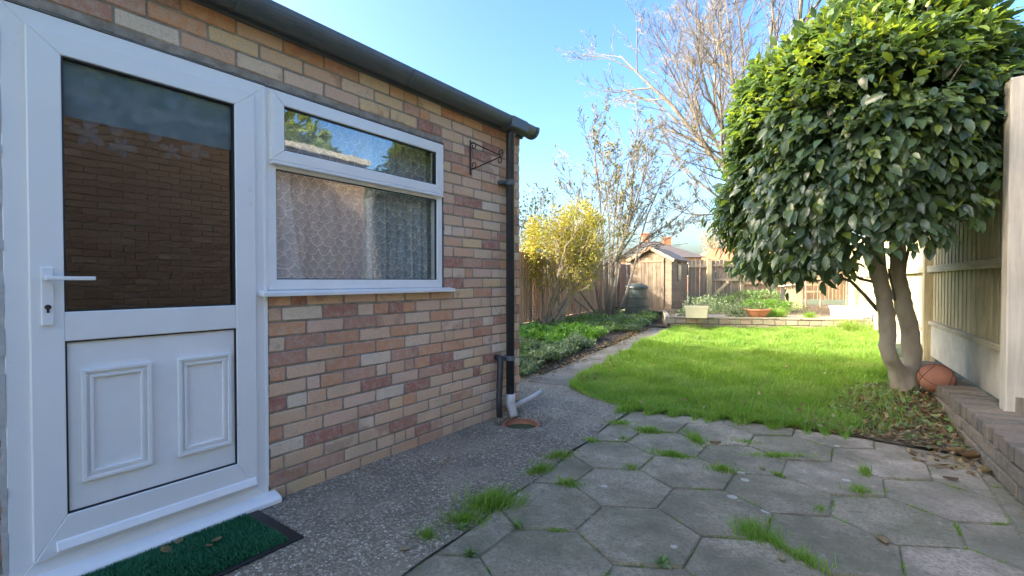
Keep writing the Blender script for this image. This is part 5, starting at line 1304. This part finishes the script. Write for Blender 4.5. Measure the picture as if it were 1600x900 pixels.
# bushes and clumps on the terrace
q = BMx @ Vector((1.0, 1.6, .2)); bush('herb_bush', q, .55, .24, 1500, .055, 'grey_weed', 'spreading grey green herb bush behind the left cream trough', seed=51, stems=5, ry=.45)
q = BMx @ Vector((1.55, .5, .24)); bush('herb_bush', q, .30, .15, 1500, .05, 'grey_weed', 'small pale herb clump left of the terracotta bowl', seed=52, stems=3)
q = BMx @ Vector((1.7, 2.6, .2)); bush('herb_bush', q, .62, .26, 1500, .055, 'weed', 'darker herb bush farther back near the rear gate', seed=53, stems=5)
q = BMx @ Vector((1.92, .36, .41)); bush('bowl_plant', q, .18, .09, 350, .06, 'weed', 'leafy seedlings growing in the terracotta bowl', 'plant', seed=54, stems=2)
q = BMx @ Vector((3.6, 6.6, .2)); bush('ivy_bush', q, 1.1, .28, 3000, .08, 'weed', 'low ivy bank at the foot of the rear fence under the crown', seed=55, stems=3)
q = BMx @ Vector((3.1, 3.4, .2)); bush('bramble_patch', q, .85, .17, 2600, .065, 'bright_weed', 'sunlit yellow green weeds in the middle of the terrace', seed=56, stems=0)
q = BMx @ Vector((.35, .55, .22)); bush('herb_bush', q, .2, .09, 500, .045, 'weed', 'tiny green clump right beside the left cream trough', seed=57, stems=0)
JM = []
for o_ in patio.children:
    if not o_.name.startswith('paving_slab'): continue
    vs_ = [v.co for v in o_.data.vertices if v.co.z > -.02 and v.co.z < -.001]
    if rnd.random() < .15: continue
    bot = [v.co for v in o_.data.vertices if v.co.z < -.03]; n_ = len(bot)
    for i in range(n_):
        if rnd.random() < .45: continue
        a_ = bot[i]; b_ = bot[(i + 1) % n_]
        if (a_ - b_).length > .5: continue
        m_ = int((a_ - b_).length * rnd.choice([60, 150, 420]))
        t0_ = rnd.uniform(0, .6); t1_ = t0_ + rnd.uniform(.15, .5)
        for k_ in range(m_):
            q = a_.lerp(b_, rnd.uniform(t0_, min(1, t1_))); JM.append((q.x + o_.location.x + patio.location.x + rnd.gauss(0, .004), q.y + o_.location.y + patio.location.y + rnd.gauss(0, .004), -.012))
JM = np.array(JM); V1 = blades(JM, .017, .0035, 1.2); tag(tri_mesh('joint_moss', V1[0], V1[1], M['grass']), 'moss and tiny blades in the joints between slabs', 'moss', kind='stuff')
def tuft(name, c, r_, n, h, label, cat='grass tuft', group=None, mat='grass', lean=.9, sy=1.0, wdt=.0042, rotz=0):
    rg2 = np.random.default_rng(int(abs(c[0]) * 1000 + abs(c[1]) * 100)); a = rg2.uniform(0, 6.28, n); rr = r_ * np.abs(rg2.normal(0, .5, n))
    X = rr * np.cos(a); Y = rr * np.sin(a) * sy; P = np.stack([c[0] + X * math.cos(rotz) - Y * math.sin(rotz), c[1] + X * math.sin(rotz) + Y * math.cos(rotz), np.full(n, c[2])], 1)
    V1 = blades(P, h, wdt, lean, rg=rg2); o = tri_mesh(name, V1[0], V1[1], M[mat], base=tuple(c)); return tag(o, label, cat, group)
GT = 'grass tufts in the paving joints'
for (px, py, r_, n, h, lab, sy, rz_) in (
    (765, 790, .13, 900, .085, 'largest long grass tuft, on the joint between concrete apron and hexagonal slabs', .6, .9),
    (725, 815, .10, 420, .065, 'grass tuft next to the largest one on its near side', .6, .8),
    (670, 840, .08, 150, .06, 'thin nearest grass tuft at the edge of the concrete apron', .7, .5),
    (845, 735, .12, 420, .045, 'flat grass tuft along the apron edge beyond the largest tuft', .4, 1.2),
    (875, 712, .12, 420, .045, 'flat grass tuft along the apron edge, third up from the largest tuft', .4, 1.2),
    (893, 757, .07, 200, .05, 'small bright grass tuft on the first hexagonal slab joint', .7, 0),
    (925, 688, .08, 160, .035, 'low grass tuft left of the slab corner where the apron narrows', .5, 0),
    (968, 660, .12, 320, .04, 'scrubby grass tuft at the corner of the lawn and the apron', .5, .8),
    (1015, 672, .13, 520, .05, 'rounded grass tuft just in front of the lawn edge', .5, .3),
    (1050, 710, .13, 560, .04, 'wide flat grass tuft between the second row of slabs', .35, .3),
    (1090, 685, .15, 560, .045, 'grass tuft linking the slabs to the lawn in the patio middle', .4, 2.2),
    (1132, 733, .10, 320, .045, 'round grass tuft by the white speck in the patio middle', .6, .2),
    (1215, 711, .20, 420, .035, 'long thin grass line in the far slab joint', .2, .55),
    (1222, 742, .055, 120, .03, 'sparse grass line on the diagonal slab joint', .25, -.5),
    (1345, 768, .065, 160, .045, 'wispy grass tuft on the slabs left of the twigs', .5, .3),
    (1358, 740, .055, 120, .06, 'upright wispy grass tuft near the twigs by the low wall', .4, 1.4),
    (1285, 795, .06, 50, .04, 'tiny grass tuft in the upright joint beside the white lichen', .6, 1.4),
    (1180, 838, .09, 330, .075, 'tall grass tuft in the near right slab joint', .7, .5),
    (1215, 852, .09, 220, .05, 'grass tuft trailing right of the tall near one', .4, -.5),
    (1265, 880, .10, 200, .055, 'nearest right grass tuft at the bottom edge of the patio', .4, -.5),
    (975, 385 + 300, .06, 100, .03, 'little grass tuft on the joint near the apron corner', .6, 0),
    (1165, 690, .12, 220, .03, 'faint grass line at the far slab edge before the lawn', .3, .4),
    (985, 730, .06, 90, .035, 'small grass tuft between two left hexagonal slabs', .6, 0)):
    p = spot(px, py + 3); p.z = -.008; tuft('grass_tuft', p, r_ * 1.2, int(n * 1.0), h * .92, lab, group=GT, sy=sy, rotz=rz_)
for (px, py, lab) in ((718, 832, 'small rosette weed beside the grass tufts at the apron edge'), (808, 828, 'small rosette weed on the slab corner right of the largest tuft'), (1038, 885, 'small rosette weed at the bottom joint of the near slabs'), (735, 872, 'spindly little weed in the nearest left slab joint')):
    p = spot(px, py); n = 26; rg2 = np.random.default_rng(px); a = rg2.uniform(0, 6.28, n); P = np.tile([p.x, p.y, .004], (n, 1)); N_ = np.stack([np.cos(a), np.sin(a), rg2.uniform(.1, .9, n)], 1)
    V1 = leaves(P, nz(N_), .032, aspect=.5, rg=rg2); tag(tri_mesh('rosette_weed', V1[0], V1[1], M['weed'], base=tuple(p)), lab, 'weed', 'rosette weeds in the patio joints')
q = BMx @ Vector((2.35, .5, .25)); tuft('grass_clump', q, .22, 700, .20, 'bright grass clump right of the terracotta bowl', 'grass clump', 'grass clumps on the terrace edge', wdt=.007)
q = BMx @ Vector((3.0, .32, .25)); tuft('grass_clump', q, .13, 350, .15, 'smaller grass clump between the bowl and the right trough', 'grass clump', 'grass clumps on the terrace edge', wdt=.007)
q = BMx @ Vector((3.65, -.05, .02)); tuft('grass_clump', q, .45, 1500, .24, 'dark grass clump hiding the right end of the retaining wall', 'grass clump', 'grass clumps on the terrace edge', wdt=.007)
# separate dead leaves near the camera
def deadleaf(px, py, s, lab, z=.004, roll=.3, mat='dead', seed=0):
    rr = random.Random(px + py); V = []; F = []; a = rr.uniform(0, 6.3); nx = 7; ny = 4
    for i in range(nx):
        t = i / (nx - 1)
        for j in range(ny):
            u_ = j / (ny - 1) - .5; wd = .62 * math.sin(math.pi * min(.98, .08 + t * .92)) ** .7
            V.append(((t - .5) * s, u_ * wd * s, (abs(u_) * roll * 2 + .25 * (t - .5) ** 2 + .02 * rr.random()) * s * .5))
    for i in range(nx - 1):
        for j in range(ny - 1): q_ = i * ny + j; F.append((q_, q_ + ny, q_ + ny + 1, q_ + 1))
    me = bpy.data.meshes.new('dead_leaf'); me.from_pydata(V, [], F); p = spot(px, py)
    o = link('dead_leaf', me, M[mat]); o.location = (p.x, p.y, z); o.rotation_euler = (rr.uniform(-.15, .15), rr.uniform(-.1, .1), a); smooth(o)
    sd = o.modifiers.new('solid', 'SOLIDIFY'); sd.thickness = .0008
    return tag(o, lab, 'leaf', 'dead leaves lying about the patio')
deadleaf(335, 857, .04, 'curled brown dead leaf in the middle of the green door mat', .024)
deadleaf(322, 866, .028, 'tiny pale dead leaf beside the brown one on the door mat', .024)
deadleaf(255, 872, .065, 'long dry leaf on the back edge of the door mat', .024, .1)
deadleaf(275, 858, .05, 'dry leaf on the mat close under the door sill', .024, .1)
deadleaf(632, 866, .045, 'dark curled leaf on the concrete apron near the grass', .008)
deadleaf(1384, 850, .075, 'dark brown leaf on the near right slab joint')
deadleaf(1490, 752, .065, 'brown folded leaf on the slab near the low wall')
deadleaf(1193, 735, .045, 'brown leaf beside the round grass tuft')
deadleaf(1225, 878, .05, 'brown leaf under the nearest right grass tuft')
deadleaf(1120, 695, .07, 'pale leaf on the slab in front of the lawn')
deadleaf(1525, 722, .12, 'largest curled leaf against the foot of the low wall', .01, .7)
deadleaf(1545, 742, .09, 'curled leaf at the wall foot, nearest the camera', .006, .5)
deadleaf(1500, 712, .10, 'curled leaf at the wall foot, farthest from the camera', .01, .6)
deadleaf(1268, 607, .05, 'small white scrap of leaf on the lawn near the tree', .06)
deadleaf(692, 733, .045, 'reddish leaf at the apron edge between two flat tufts', .03)
deadleaf(700, 720, .028, 'small pale leaf lying on the concrete apron', .008)
